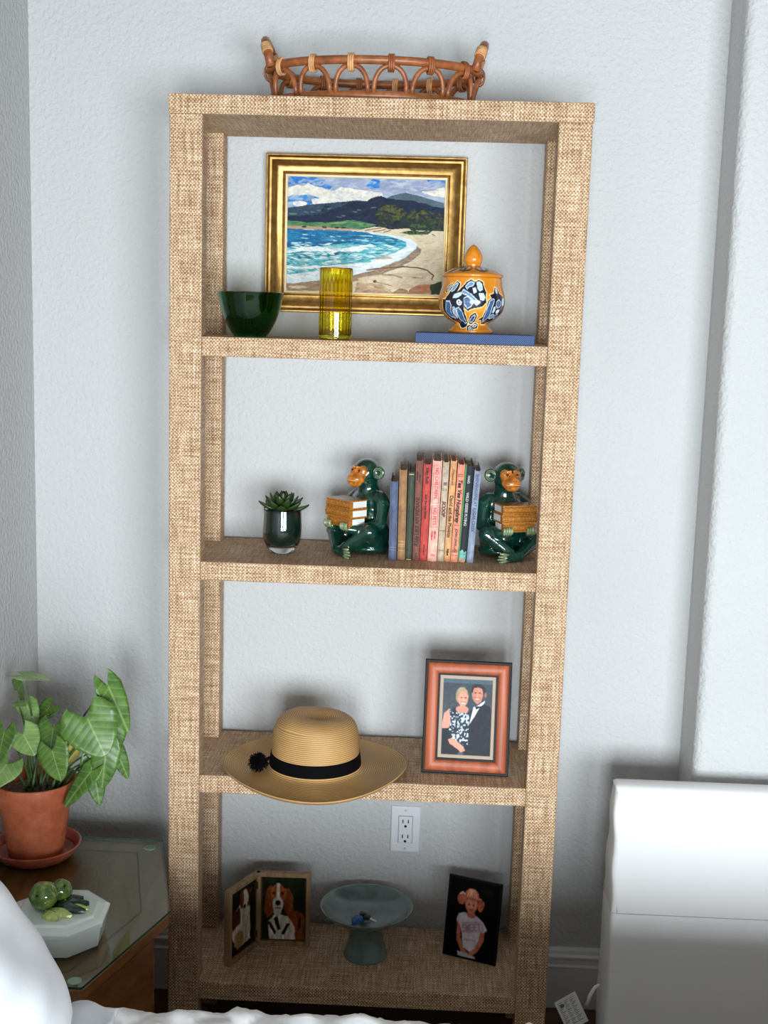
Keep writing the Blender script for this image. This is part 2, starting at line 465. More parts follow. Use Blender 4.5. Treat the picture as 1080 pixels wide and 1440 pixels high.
# ================================================================== rattan tray on top
def rattan():
    T = NT('rattan'); co = T.coord()
    n = T.noise(co, 45, 4, 0.6)
    T.set(Base_Color=T.ramp(n, [(0.25, (104, 56, 26)), (0.55, (150, 86, 44)), (0.8, (178, 112, 64))]), Roughness=0.38)
    T.bump(n, 0.15, 0.002); return T.m
M_rat = rattan(); M_bind = mat_plain('rattan_binding', (196, 146, 96), 0.5, 0.18, 60); M_bindd = mat_plain('rattan_binding_brown', (140, 78, 42), 0.45, 0.2, 60)
def ellipse_pts(a, b, z, n):
    # equal arc length, starting at the middle of the front
    th = np.linspace(0, 2*PI, 2001); x = a*np.sin(th); y = -b*np.cos(th)
    s = np.concatenate([[0], np.cumsum(np.hypot(np.diff(x), np.diff(y)))]); t = np.linspace(0, s[-1], n, endpoint=False)
    return [Vector((np.interp(q, s, x), np.interp(q, s, y), z)) for q in t], s[-1]
tr = thing('rattan_tray', 'oval brown rattan tray with scalloped sides and two hoop handles on the bookcase top', 'tray', (-0.021, 0.150, TOP))
RA, RB, RZ = 0.214, 0.128, 0.0745
rim, per = ellipse_pts(RA, RB, RZ, 96)
bm = bmesh.new(); tube(bm, rim, 0.0085, 10, True); fin('rim', bm, M_rat, tr, smooth=True)
bot, _ = ellipse_pts(RA-.012, RB-.010, 0.0095, 96)
bm = bmesh.new(); tube(bm, bot, 0.0095, 10, True); fin('base_ring', bm, M_rat, tr, smooth=True)
bm = bmesh.new(); e, _ = ellipse_pts(RA-.014, RB-.012, 0, 64); prism(bm, [(p.x, p.y) for p in e], 0.004, 0.012); fin('tray_base', bm, M_bindd, tr)
NA = 14
fine, _ = ellipse_pts(RA, RB, 0, NA*24)
for k in range(NA):
    c = int((k+.5)*24); pts = []
    for j in range(17):
        a = PI*j/16; ds = -10.2*math.cos(a)
        i0 = (c+ds) % (NA*24); lo = int(i0) % (NA*24); hi = (lo+1) % (NA*24); p = fine[lo].lerp(fine[hi], i0-int(i0))
        z = 0.012 + 0.052*min(1, math.sin(a)**0.75*1.02); kk = 0.955+0.045*(z/0.065)
        pts.append(Vector((p.x*kk, p.y*kk, z)))
    bm = bmesh.new(); tube(bm, pts, 0.0050, 8); fin('arch', bm, M_rat, tr, smooth=True)
    # binding round rim and arch crown
    p = fine[c]; t = (fine[(c+1) % (NA*24)]-fine[c-1]).normalized(); nrm = Vector((t.y, -t.x, 0))
    bm = bmesh.new()
    for q in range(3):
        cc = Vector((p.x, p.y, RZ-.005))+t*(q-1)*0.0042
        loop = [cc+nrm*0.0102*math.cos(2*PI*i/14)+Vector((0, 0, 0.0158*math.sin(2*PI*i/14))) for i in range(14)]
        tube(bm, loop, 0.0023, 6, True)
    fin('binding', bm, M_bind if k in (5, 6, 12, 13, 11) else M_bindd, tr, smooth=True)
for sx in (-1, 1):
    pts = []
    for j in range(21):
        a = PI*j/20; y = -0.060*math.cos(a); z = RZ-0.004+0.060*math.sin(a)**0.65
        pts.append(Vector((sx*(RA-0.010+0.018*math.sin(a)**0.8), y, z)))
    bm = bmesh.new(); tube(bm, pts, 0.0090, 10); h = fin('handle', bm, M_rat, tr, smooth=True)
    for ia in (3, 17):
        bm = bmesh.new(); d = (pts[ia+1]-pts[ia-1]).normalized(); u = d.orthogonal().normalized(); v = d.cross(u)
        for q in range(6):
            cc = pts[ia]+d*(q-2.5)*0.0034
            tube(bm, [cc+(u*math.cos(2*PI*i/12)+v*math.sin(2*PI*i/12))*0.0098 for i in range(12)], 0.0019, 6, True)
        fin('wrapping', bm, M_bind, h, smooth=True)

# ================================================================== framed painting
def picture_frame_mesh(bm, W, H, prof):
    """prof: list of (inset, depth towards viewer); W,H outer size, mitred corners; local XZ, origin lower-left, facing -Y"""
    rings = []
    for ins, d in prof:
        rings.append([bm.verts.new(p) for p in ((ins, -d, ins), (W-ins, -d, ins), (W-ins, -d, H-ins), (ins, -d, H-ins))])
    for A, B in zip(rings, rings[1:]):
        for k in range(4): bm.faces.new((A[k], A[(k+1) % 4], B[(k+1) % 4], B[k]))
def gold_leaf():
    T = NT('gold_leaf'); co = T.coord(); n = T.noise(co, 55, 4, 0.65)
    T.set(Base_Color=T.ramp(n, [(0.25, (128, 94, 46)), (0.6, (172, 134, 76)), (0.85, (200, 166, 108))]), Metallic=0.85, Roughness=T.math('MULTIPLY_ADD', n, 0.2, 0.24))
    T.bump(n, 0.08, 0.002); return T.m
M_goldleaf = gold_leaf()
def paint_beach():
    cv = Canvas(390, 274, (168, 178, 198)); cv.asp = 1.42
    cv.put(np.clip(fbm(cv.U*5, cv.V*16, 3)*2.2-.7, 0, 1)*(cv.V < .3), (196, 200, 208))
    cv.put(np.clip(fbm(cv.U*4+3, cv.V*14, 31)*2.4-1.0, 0, 1)*(cv.V < .3)*.8, (140, 150, 178))
    cv.poly([(0, 0), (.17, 0), (.30, .06), (.27, .10), (.15, .07), (.10, .06), (.03, .09), (0, .08)], (52, 122, 190), .012, 14, 12)
    cv.poly([(.49, .06), (.53, .01), (.58, .02), (.585, .08), (.53, .09)], (44, 122, 196), .012, 18, 10)
    cv.poly([(.88, 0), (1, 0), (1, .03), (.90, .035)], (60, 130, 195), .01, 14, 10)
    cv.poly([(0, .15), (.14, .14), (.22, .17), (.14, .24), (0, .27)], (92, 152, 200), .014, 14, 12)
    cv.poly([(0, .09), (.06, .07), (.10, .085), (.14, .06), (.20, .09), (.30, .12), (.33, .08), (.44, .10), (.52, .12), (.60, .13), (.62, .17), (.5, .19), (.38, .17), (.26, .20), (.15, .155), (0, .17)], (226, 221, 206), .02, 16, 16, 18)
    cv.poly([(.26, .11), (.50, .12), (.52, .18), (.34, .20)], (186, 192, 202), .03, 12, 10, alpha=.75)
    cv.ell(.19, .21, .035, .028, (240, 238, 230), .015, 20); cv.ell(.075, .235, .045, .022, (238, 234, 224), .015, 20); cv.ell(.27, .20, .08, .03, (205, 210, 214), .02, 14)
    cv.poly([(.85, .10), (.93, .085), (1, .07), (1, .15), (.9, .13)], (232, 228, 214), .015, 14, 12)
    cv.poly([(.62, .08), (.80, .07), (.98, .09), (.9, .1), (.7, .105)], (146, 150, 170), .012, 14, 8, alpha=.8)
    # far hills
    cv.poly([(.60, .19), (.66, .145), (.75, .118), (.82, .135), (.9, .165), (1, .20), (1, .32), (.6, .32)], (78, 98, 108), .006, 20, 12)
    cv.poly([(0, .275), (.06, .262), (.12, .245), (.24, .225), (.30, .215), (.42, .195), (.52, .20), (.6, .25), (.6, .42), (0, .42)], (46, 64, 82), .006, 25, 12)
    cv.poly([(0, .345), (.10, .335), (.2, .325), (.3, .275), (.38, .225), (.45, .205), (.50, .20), (.53, .175), (.56, .16), (.595, .145), (.63, .17), (.70, .175), (.78, .18), (.86, .2), (.93, .225), (1, .24), (1, .45), (0, .43)], (17, 30, 56), .007, 30, 10, 12)
    for x, y in ((.12, .305), (.16, .30), (.20, .29), (.27, .27), (.43, .29), (.46, .275), (.55, .25), (.36, .33), (.33, .34)):
        cv.ell(x, y, .016, .006, (96, 124, 118), .008, 30, alpha=.75)
    cv.ell(.035, .325, .03, .008, (86, 122, 108), .006, 20)
    # trees
    for cx, cy, rx, ry, c in ((.67, .31, .10, .085, (58, 66, 34)), (.70, .36, .11, .08, (28, 40, 28)), (.86, .34, .11, .075, (50, 58, 34)), (.97, .34, .07, .05, (66, 62, 36)), (.88, .41, .13, .045, (34, 62, 38)), (.62, .36, .05, .08, (40, 48, 30)), (.79, .38, .06, .05, (24, 38, 28))):
        cv.ell(cx, cy, rx, ry, c, .02, 16, 16, 30)
    cv.ell(.665, .26, .07, .025, (92, 90, 48), .02, 16, alpha=.7); cv.ell(.70, .34, .03, .02, (94, 98, 52), .02, 20, alpha=.6); cv.ell(.85, .29, .06, .02, (82, 78, 44), .02, 18, alpha=.6); cv.ell(.84, .40, .06, .014, (66, 104, 60), .012, 18, alpha=.7)
    # fields, dunes
    cv.poly([(0, .385), (.14, .395), (.30, .385), (.43, .362), (.52, .39), (.57, .40), (.48, .452), (0, .435)], (70, 116, 78), .006, 16, 18, 14, (1, 4))
    cv.line([(.28, .40), (.42, .385), (.52, .41)], .006, (122, 156, 112), .006, 14)
    cv.poly([(0, .425), (.2, .43), (.48, .445), (.5, .462), (0, .452)], (180, 150, 128), .004, 18, 14)
    for x in (.11, .24, .32, .36): cv.ell(x, .434, .016, .009, (58, 54, 44), .004, 30)
    cv.poly([(.44, .462), (.56, .415), (.62, .425), (.66, .44), (.74, .43), (.78, .425), (.80, .445), (.92, .44), (1, .445), (1, .55), (.44, .52)], (216, 200, 172), .006, 20, 12)
    for pts in ([(.50, .455), (.60, .425)], [(.55, .462), (.63, .44)], [(.62, .462), (.66, .445)], [(.77, .47), (.79, .485), (.79, .50)], [(.86, .475), (.87, .50)], [(.93, .47), (.96, .49)]): cv.line(pts, .004, (112, 92, 72), .004, 20)
    cv.poly([(.72, .465), (.78, .44), (.86, .45), (.93, .438), (.90, .475), (.80, .478)], (62, 110, 74), .006, 20, 14)
    # beach
    cv.poly([(.60, .485), (1, .485), (1, 1), (0, 1), (0, .92), (.5, .80), (.78, .62)], (217, 203, 173), .004, 12, 12, 12)
    # sea
    shore = [(0, .455), (.45, .458), (.60, .475), (.72, .495), (.80, .525), (.835, .56), (.83, .60), (.77, .67), (.68, .735), (.56, .80), (.40, .86), (.20, .905), (0, .94)]
    def off(dx, dy): return [(0, .455), (.45, .458)]+[(x+dx*.6, y+dy) for x, y in shore[2:-1]]+[(0, .94+dy)]
    cv.poly(off(.045, .045), (140, 124, 108), .008, 12, 12)
    cv.poly(shore, (214, 228, 230), .006, 16, 10)
    g = np.clip((cv.V-.45)/.2, 0, 1)
    inner = [(0, .458), (.44, .462), (.58, .482), (.70, .51), (.76, .545), (.77, .58), (.70, .64), (.56, .70), (.38, .77), (.2, .82), (0, .86)]
    cv.poly(inner, (98, 172, 182), .012, 10, 22, 10, (1, 3))
    cv.poly([(0, .455), (.40, .462), (.52, .475), (.58, .50), (.46, .55), (.25, .575), (0, .60)], (26, 108, 150), .01, 12, 18, 10, (1, 5))
    cv.poly([(0, .565), (.45, .55), (.30, .59), (0, .62)], (18, 92, 130), .012, 12, 12)
    # foam
    cv.poly([(0, .645), (.09, .612), (.20, .602), (.33, .622), (.44, .592), (.55, .57), (.60, .60), (.45, .63), (.36, .652), (.22, .645), (.1, .66), (0, .67)], (238, 242, 240), .014, 18, 8)
    cv.poly([(.0, .675), (.10, .645), (.22, .66), (.37, .65), (.40, .665), (.30, .68), (.18, .69), (.12, .715), (0, .72)], (20, 104, 128), .012, 18, 14)
    cv.put(np.clip(fbm(cv.U*9, cv.V*38, 77)*4-2.35, 0, 1)*(cv.V > .60)*(cv.V < .92)*(cv.a[..., 2] > 120)*(cv.a[..., 0] < 190), (236, 242, 240))
    cv.put(np.clip(fbm(cv.U*7+4, cv.V*40, 55)*4-2.5, 0, 1)*(cv.V > .47)*(cv.V < .60)*(cv.a[..., 2] > 120)*(cv.a[..., 0] < 190)*np.clip(cv.U*2.2-.3, 0, 1), (232, 240, 240))
    for pts in ([(.10, .50), (.18, .505)], [(.22, .52), (.34, .515)], [(.30, .545), (.48, .535), (.60, .55)], [(.06, .53), (.14, .535)], [(.40, .50), (.55, .50)], [(.5, .525), (.68, .53)]): cv.line(pts, .005, (168, 208, 216), .008, 16)
    for pts in ([(.0, .80), (.2, .785), (.42, .755), (.60, .70)], [(.0, .88), (.15, .86), (.35, .82), (.55, .755), (.72, .68), (.80, .60)]): cv.line(pts, .013, (240, 243, 240), .012, 16)
    for cx, cy in ((.55, .60), (.48, .655), (.62, .625), (.40, .70), (.3, .74), (.12, .76), (.5, .72), (.66, .555)): cv.ell(cx, cy, .045, .012, (64, 156, 158), .012, 16, alpha=.8)
    cv.ell(.62, .69, .06, .014, (168, 152, 136), .012, 16, alpha=.8)
    # foreground sand
    cv.poly([(0, .945), (.25, .905), (.45, .86), (.62, .79), (.72, .735), (.76, .75), (.6, .83), (.5, .89), (.3, .93), (.35, 1), (0, 1)], (150, 126, 104), .012, 12, 14)
    cv.poly([(.46, .87), (.66, .82), (.80, .80), (.92, .82), (.95, .90), (.75, .96), (.5, .93)], (205, 184, 156), .015, 12, 12)
    cv.poly([(.45, .90), (.62, .93), (.70, 1), (.44, 1)], (186, 156, 126), .015, 12, 12, alpha=.9)
    cv.ell(.07, .965, .06, .015, (206, 184, 156), .012, 20)
    cv.line([(.52, .80), (.62, .775), (.74, .765), (.84, .765), (.90, .785), (.945, .83), (.94, .865)], .006, (108, 86, 66), .008, 16)
    cv.line([(.50, .835), (.60, .83), (.68, .84), (.74, .855)], .007, (146, 130, 112), .008, 16, .8)
    cv.line([(.81, .857), (.88, .855)], .003, (90, 76, 64), .004, 40)
    cv.poly([(.78, 1), (.80, .955), (.86, .91), (.93, .905), (.965, .94), (.95, 1)], (170, 112, 72), .008, 16, 14)
    cv.poly([(.68, 1), (.73, .955), (.78, .965), (.79, 1)], (150, 118, 62), .008, 16, 10)
    cv.poly([(.93, .90), (1, .87), (1, 1), (.94, 1)], (48, 60, 38), .02, 16, 16)
    cv.ell(.57, .898, .012, .012, (80, 60, 46)); cv.line([(.575, .90), (.68, .93)], .004, (160, 130, 100), .004, 20)
    A = cv.a; R, G, B = A[..., 0], A[..., 1], A[..., 2]; V = cv.V; U = cv.U
    lum = A.mean(-1)
    sky = (V < .28) & (lum > 120)
    cv.dabs(260, sky & (lum < 190), [(150, 160, 184), (176, 184, 200), (138, 150, 180), (190, 196, 206)], .045, .012, -.15, .3, .55, 6, 1)
    cv.dabs(240, sky & (lum >= 190), [(232, 226, 210), (216, 212, 202), (198, 202, 208), (238, 234, 222)], .032, .012, -.2, .5, .6, 6, 2)
    cv.dabs(60, (V < .3) & (B-R > 60) & (lum > 100), [(40, 110, 184), (70, 138, 200)], .03, .01, 0, .4, .6, 6, 3)
    hill = (V > .13) & (V < .43) & (lum < 62)
    cv.dabs(260, hill, [(14, 24, 48), (22, 36, 62), (10, 20, 40), (30, 44, 58)], .03, .010, -.35, .4, .55, 4, 4)
    tree = (V > .2) & (V < .47) & (U > .55) & (G >= B) & (lum < 90)
    cv.dabs(420, tree, [(20, 30, 20), (34, 44, 26), (58, 64, 34), (82, 82, 44), (28, 50, 32)], .014, .010, .6, .8, .7, 6, 5)
    cv.dabs(90, tree & (V < .33), [(98, 96, 52), (84, 86, 46)], .012, .007, .5, .6, .7, 6, 6)
    cv.dabs(120, (V > .35) & (V < .46) & (G > R+20) & (U < .58), [(60, 108, 72), (92, 138, 92), (46, 90, 62), (120, 146, 96)], .035, .006, -.05, .15, .6, 6, 7)
    seam = (V > .45) & (B > R+18) & (G > 80)
    def shore_a(x, y): return .05+.0*x-(.55*max(0, x-.3) if y > .6 else -.1*x)
    cv.dabs(220, seam & (V < .58), [(14, 88, 130), (24, 108, 150), (40, 130, 166), (10, 74, 112)], .04, .006, 0.02, .1, .65, 5, 8)
    cv.dabs(330, seam & (V >= .58), [(90, 172, 178), (130, 196, 198), (60, 146, 156), (206, 226, 228), (170, 206, 214), (34, 116, 136)], .036, .007, shore_a, .22, .65, 6, 9)
    foam = (V > .5) & (lum > 205) & (B > R-4) & (V < .95)
    cv.dabs(300, foam, [(246, 247, 244), (206, 220, 226), (226, 234, 236), (178, 204, 214)], .03, .007, shore_a, .3, .65, 5, 10)
    cv.dabs(120, (V > .57) & (V < .90) & (U < .8) & (B > R), [(248, 249, 246), (238, 243, 242)], .045, .0055, shore_a, .2, .8, 4, 11)
    sand = (V > .46) & (R > B+14) & (lum > 90)
    cv.dabs(420, sand & (lum > 165), [(222, 208, 178), (206, 190, 160), (226, 214, 190), (198, 176, 148)], .035, .008, -.12, .3, .5, 5, 12)
    cv.dabs(220, sand & (lum <= 165), [(150, 124, 100), (168, 142, 116), (130, 108, 92), (184, 158, 130)], .035, .008, -.2, .3, .55, 5, 13)
    cv.a += ((fbm(cv.U*90, cv.V*64, 5, 2)-.5)*14)[..., None]
    m_ = cv.a.mean(-1, keepdims=True); cv.a = np.clip(m_+(cv.a-m_)*1.12, 0, 255)*.92
    return cv
pw_, ph_ = 0.4390, 0.3405
pa = thing('framed_painting', 'beach seascape painting in a wide gold frame hanging on the wall', 'painting', (-0.2595, YW-0.001, 1.6435))
bm = bmesh.new()
prof = [(0.0, 0.0), (0.0, 0.024), (0.0015, 0.026), (0.004, 0.026), (0.0052, 0.0285), (0.0095, 0.0315), (0.0135, 0.031), (0.0165, 0.0275), (0.0205, 0.0215), (0.0260, 0.0172), (0.0320, 0.0150), (0.0365, 0.0148), (0.0385, 0.0165), (0.0415, 0.0168), (0.0425, 0.0145)]
picture_frame_mesh(bm, pw_, ph_, prof); fin('frame', bm, M_goldleaf, pa, smooth=True, sharp=38)
bm = bmesh.new(); picture_frame_mesh(bm, pw_, ph_, [(0.0420, 0.010), (0.0420, 0.0142), (0.0465, 0.0130), (0.0475, 0.009)]); fin('liner', bm, mat_plain('gilt_liner', (222, 196, 150), 0.4, 0.06), pa)
cvs = paint_beach()
g = pw_-2*0.0470; h = ph_-2*0.0470
canvas_sheet('canvas', cvs, g, h, mat_vcol('oil_paint', 0.5, 0.0, bump=0.25, bscale=220, spec=0.15), pa, Matrix.Translation((0.0470, -0.0105, 0.0470)))
bm = bmesh.new(); box(bm, 0.003, pw_-.003, -0.008, 0, 0.003, ph_-.003); fin('backing', bm, mat_plain('backing_board', (120, 96, 66), 0.9), pa)

# ================================================================== shelf 1 things
Z1, Z2, Z3, Z4 = SH
# dark green glass bowl
bm = bmesh.new()
outp = smoothprof([(0.0, 0.0), (0.031, 0.0), (0.0345, 0.003), (0.044, 0.016), (0.0565, 0.042), (0.0635, 0.068), (0.0678, 0.087), (0.0690, 0.0905)], 4)
inp = smoothprof([(0.0672, 0.0915), (0.0655, 0.087), (0.0610, 0.068), (0.0540, 0.043), (0.0410, 0.019), (0.030, 0.0085), (0.0, 0.0075)], 4)
lathe(bm, outp+inp, 64)
M_greenglass = mat_glass('green_glass', (22, 138, 58))
o = fin('glass_bowl', bm, M_greenglass, None, (-0.262, 0.100, Z1), smooth=True); tag(o, 'dark green glass bowl on the top shelf beside the yellow tumbler', 'bowl')
# yellow tumbler
bm = bmesh.new()
NS = 96
outp = [(0.0, 0.0), (0.030, 0.0), (0.0325, 0.0015), (0.0332, 0.005)]+[(0.0335, 0.01+0.131*i/12) for i in range(13)]+[(0.0333, 0.1425), (0.0325, 0.1432), (0.0317, 0.1425)]
inp = [(0.0313, 0.138-0.126*i/12) for i in range(13)]+[(0.030, 0.0095), (0.0, 0.009)]
lathe(bm, outp+inp, NS)
for v in bm.verts:      # fine vertical flutes on the inner wall
    r = math.hypot(v.co.x, v.co.y)
    if 0.0300 < r < 0.0315 and 0.01 < v.co.z < 0.14:
        a = math.atan2(v.co.y, v.co.x); k = 1+0.022*math.cos(24*a); v.co.x *= k; v.co.y *= k
o = fin('glass_tumbler', bm, mat_glass('yellow_glass', (252, 238, 70)), None, (-0.0825, 0.060, Z1), smooth=True, sharp=50); tag(o, 'tall yellow ribbed glass tumbler in front of the beach painting', 'tumbler')

# blue cloth book lying flat
def mat_cloth(name, c1, c2, scale=700):
    T = NT(name); co = T.coord()
    wv = T.n('ShaderNodeTexWave', wave_type='BANDS', bands_direction='DIAGONAL'); T.l(co, wv.inputs['Vector']); wv.inputs['Scale'].default_value = scale; wv.inputs['Distortion'].default_value = 1.0
    T.set(Base_Color=T.ramp(wv.outputs[0], [(0.2, c1), (0.8, c2)]), Roughness=0.75); T.bump(wv.outputs[0], 0.2, 0.001)
    return T.m
M_page = mat_plain('page_edges', (214, 200, 172), 0.8, 0.12, 8)
M_pageold = mat_plain('old_page_edges', (128, 104, 78), 0.85, 0.2, 60)
def lying_book(name, label, x0, x1, y0, y1, z, t, cm):
    b = thing(name, label, 'book', (x0, y0, z))
    Wd, Dp = x1-x0, y1-y0
    bm = bmesh.new(); box(bm, 0, Wd, 0, Dp, 0, 0.0028, 0.0008, 1); box(bm, 0, Wd, 0, Dp, t-0.0028, t, 0.0008, 1)
    box(bm, 0.0008, Wd-.0008, -0.0015, 0.003, 0.0003, t-.0003, 0.0012, 2); fin('cover', bm, cm, b)
    bm = bmesh.new(); box(bm, 0.003, Wd-.003, 0.003, Dp-.004, 0.0026, t-.0026); fin('pages', bm, M_page, b)
    return b
M_bluecloth = mat_cloth('blue_book_cloth', (26, 40, 72), (74, 98, 142), 160)
BT = 0.0205
lying_book('hardcover_book', 'blue cloth hardcover book lying flat under the orange ginger jar', 0.0815, 0.3195, 0.012, 0.185, Z1, BT, M_bluecloth)

# orange talavera jar
def paint_jar():
    cv = Canvas(560, 150, (206, 124, 24)); cv.asp = 4.4
    cv.put(np.clip(fbm(cv.U*16, cv.V*6, 9)*2.2-.8, 0, 1)*.75, (232, 160, 56))
    nav = (16, 20, 40); mid = (64, 96, 136); blue = (104, 140, 174); lt = (186, 208, 224); wt = (228, 236, 238); dk = (38, 62, 102)
    def q(x, y, sh): return ((.752+math.asin(max(-.98, min(.98, (x-515)/462.0)))/(2*PI)+sh) % 1.0, (y-588)/640.0)
    def P(pts, sh): return [q(x, y, sh) for x, y in pts]
    def circ(cx, cy, rx, ry, n=14, rot=0): return [(cx+rx*math.cos(t)*math.cos(rot)-ry*math.sin(t)*math.sin(rot), cy+rx*math.cos(t)*math.sin(rot)+ry*math.sin(t)*math.cos(rot)) for t in np.linspace(0, 2*PI, n, endpoint=False)]
    for sh in (0, .5):
        halo = (238, 206, 150)
        masses = [[(355, 700), (400, 650), (470, 612), (535, 640), (590, 616), (655, 640), (668, 700), (694, 760), (684, 840), (694, 885), (640, 935), (560, 950), (500, 962), (440, 988), (400, 960), (372, 900), (350, 850), (250, 850), (210, 880), (130, 880), (150, 830), (180, 790), (215, 690), (260, 636), (312, 665), (302, 725), (275, 775)],
            [(112, 850), (170, 850), (250, 815), (345, 830), (384, 900), (384, 980), (404, 1060), (414, 1130), (372, 1185), (290, 1196), (200, 1160), (130, 1100), (96, 1000)],
            [(700, 960), (722, 860), (765, 830), (740, 792), (805, 770), (830, 700), (866, 712), (885, 770), (930, 800), (966, 860), (962, 1000), (928, 1085), (860, 1146), (780, 1146), (690, 1094), (625, 1098), (690, 1055)],
            [(436, 1136), (478, 1050), (550, 1006), (590, 1050), (574, 1115), (505, 1155)], [(495, 1172), (600, 1128), (694, 1150), (640, 1194), (540, 1206)], [(396, 1170), (470, 1150), (556, 1232), (545, 1275), (482, 1296), (426, 1240)],
            circ(165, 720, 26, 60, 12, .5)]
        for m in masses: cv.line(P(m+[m[0]], sh), .020, halo)
        for m in masses: cv.poly(P(m, sh), nav, .0015, 60)
        fills = [([(395, 700), (420, 665), (470, 640), (520, 655), (505, 690), (450, 700), (420, 730)], blue), ([(560, 650), (600, 640), (640, 670), (645, 730), (600, 750), (570, 710)], lt), ([(590, 780), (650, 775), (670, 820), (655, 860), (610, 850)], lt),
            ([(505, 720), (540, 715), (555, 760), (520, 775)], wt), ([(340, 780), (370, 735), (440, 770), (480, 790), (540, 840), (600, 890), (560, 920), (500, 850), (420, 800)], blue), ([(385, 840), (430, 815), (480, 850), (510, 900), (480, 940), (430, 960), (395, 910)], mid),
            (circ(240, 710, 22, 60, 12, .55), blue), ([(250, 800), (330, 770), (345, 800), (300, 830), (240, 840)], lt),
            ([(140, 950), (150, 880), (200, 880), (215, 930), (190, 1010), (210, 1080), (150, 1060), (125, 1010)], mid), ([(280, 960), (320, 950), (360, 1010), (372, 1090), (395, 1130), (340, 1140), (280, 1090)], mid), (circ(245, 1010, 26, 66), dk), (circ(245, 1010, 12, 44), blue),
            ([(736, 870), (780, 838), (806, 846), (782, 950), (792, 1060), (764, 1118), (716, 1082), (712, 980)], mid), (circ(868, 895, 34, 46), mid), (circ(935, 870, 18, 44), lt), (circ(822, 968, 13, 36), lt), (circ(885, 985, 22, 22), wt), (circ(838, 1050, 34, 26), blue), (circ(905, 1045, 20, 26), mid), (circ(850, 742, 12, 26), lt),
            ([(460, 1120), (500, 1060), (548, 1036), (562, 1060), (540, 1100), (500, 1126)], dk), ([(530, 1176), (600, 1148), (655, 1156), (600, 1180)], dk), ([(440, 1190), (470, 1172), (530, 1236), (518, 1262), (478, 1262)], blue), (circ(165, 720, 12, 40, 12, .5), blue)]
        for pts, c in fills:
            cv.poly(P(pts, sh), c, .001, 60, 26, 90)
            cv.line(P(pts+[pts[0]], sh), .0085, wt, alpha=.85)
        sp = [(322+34*math.cos(t)*(1-t/11), 885+40*math.sin(t)*(1-t/11)) for t in np.linspace(0, 8.5, 22)]
        cv.line(P(sp, sh), .012, wt)
    return cv
jr = thing('ginger_jar', 'orange ceramic lidded jar painted with blue flowers on the blue book', 'jar', (0.1935, 0.085, Z1+BT))
ctl = [(0.0445, 0.0), (0.0462, 0.003), (0.0455, 0.0065), (0.0400, 0.011), (0.0345, 0.0165), (0.0350, 0.0210), (0.0480, 0.0285), (0.0620, 0.0430), (0.0675, 0.0600), (0.0670, 0.0750), (0.0630, 0.0890), (0.0600, 0.0990), (0.0595, 0.1080), (0.0585, 0.1115)]
cvj = paint_jar()
pr = smoothprof(ctl, 12); NR = len(pr); NSJ = 480
zz = np.array([p[1] for p in pr]); rr = np.array([p[0] for p in pr])
bm = bmesh.new(); verts = []; cols = []
img = cvj.a
lay = bm.verts.layers.float_color.new('paint')
for i in range(NR):
    vv = np.clip(1-(zz[i]-0.006)/(0.1115-0.006), 0, 1)
    ring = []
    for k in range(NSJ):
        a = 2*PI*k/NSJ
        u = k/NSJ
        c = img[int(vv*(cvj.ny-1)), int(u*(cvj.nx-1))]
        if zz[i] < 0.0065: c = np.array((206, 126, 28))
        v = bm.verts.new((rr[i]*math.cos(a), rr[i]*math.sin(a), zz[i])); v[lay] = (*s2l(np.clip(c, 0, 255)), 1); ring.append(v)
    verts.append(ring)
for A, B in zip(verts, verts[1:]):
    for k in range(NSJ): bm.faces.new((A[k], A[(k+1) % NSJ], B[(k+1) % NSJ], B[k]))
bm.faces.new(verts[0][::-1])
M_jar = mat_vcol('talavera_glaze', 0.22, 0.5)
fin('body', bm, M_jar, jr, smooth=True, sharp=60)
# lid
lp = smoothprof([(0.054, 0.1105), (0.0600, 0.1125), (0.0618, 0.1150), (0.0608, 0.1185), (0.0560, 0.1215), (0.0440, 0.1275), (0.0300, 0.1325), (0.0185, 0.1350), (0.0, 0.1355)], 5)
bm = bmesh.new(); lay = bm.verts.layers.float_color.new('paint'); rings = []
for r, z in lp:
    ring = []
    for k in range(160):
        a = 2*PI*k/160; c = (206, 126, 26)
        if 0.019 < r < 0.0545:
            q = (8*k/160) % 1.0; t = (r-0.019)/0.0355
            d = math.hypot((q-.5)/.46, (t-.5)/.5)
            if d < 1: c = (28, 26, 32)
            if d < .62: c = (176, 172, 160)
            if d < .62 and abs(q-.5) < .05: c = (60, 56, 58)
        v = bm.verts.new((max(r, 1e-5)*math.cos(a), max(r, 1e-5)*math.sin(a), z)); v[lay] = (*s2l(c), 1); ring.append(v)
    rings.append(ring)
for A, B in zip(rings, rings[1:]):
    for k in range(160): bm.faces.new((A[k], A[(k+1) % 160], B[(k+1) % 160], B[k]))
lid = fin('lid', bm, M_jar, jr, smooth=True)
M_orange = mat_plain('orange_glaze', (206, 124, 24), 0.2, 0.10, 40, coat=0.5)
bm = bmesh.new(); lathe(bm, smoothprof([(0.015, 0.1335), (0.0152, 0.1385), (0.0178, 0.1440), (0.0188, 0.1500), (0.0172, 0.1580), (0.0125, 0.1670), (0.0060, 0.1750), (0.0, 0.1785)], 5), 40)
fin('knob', bm, M_orange, lid, smooth=True)

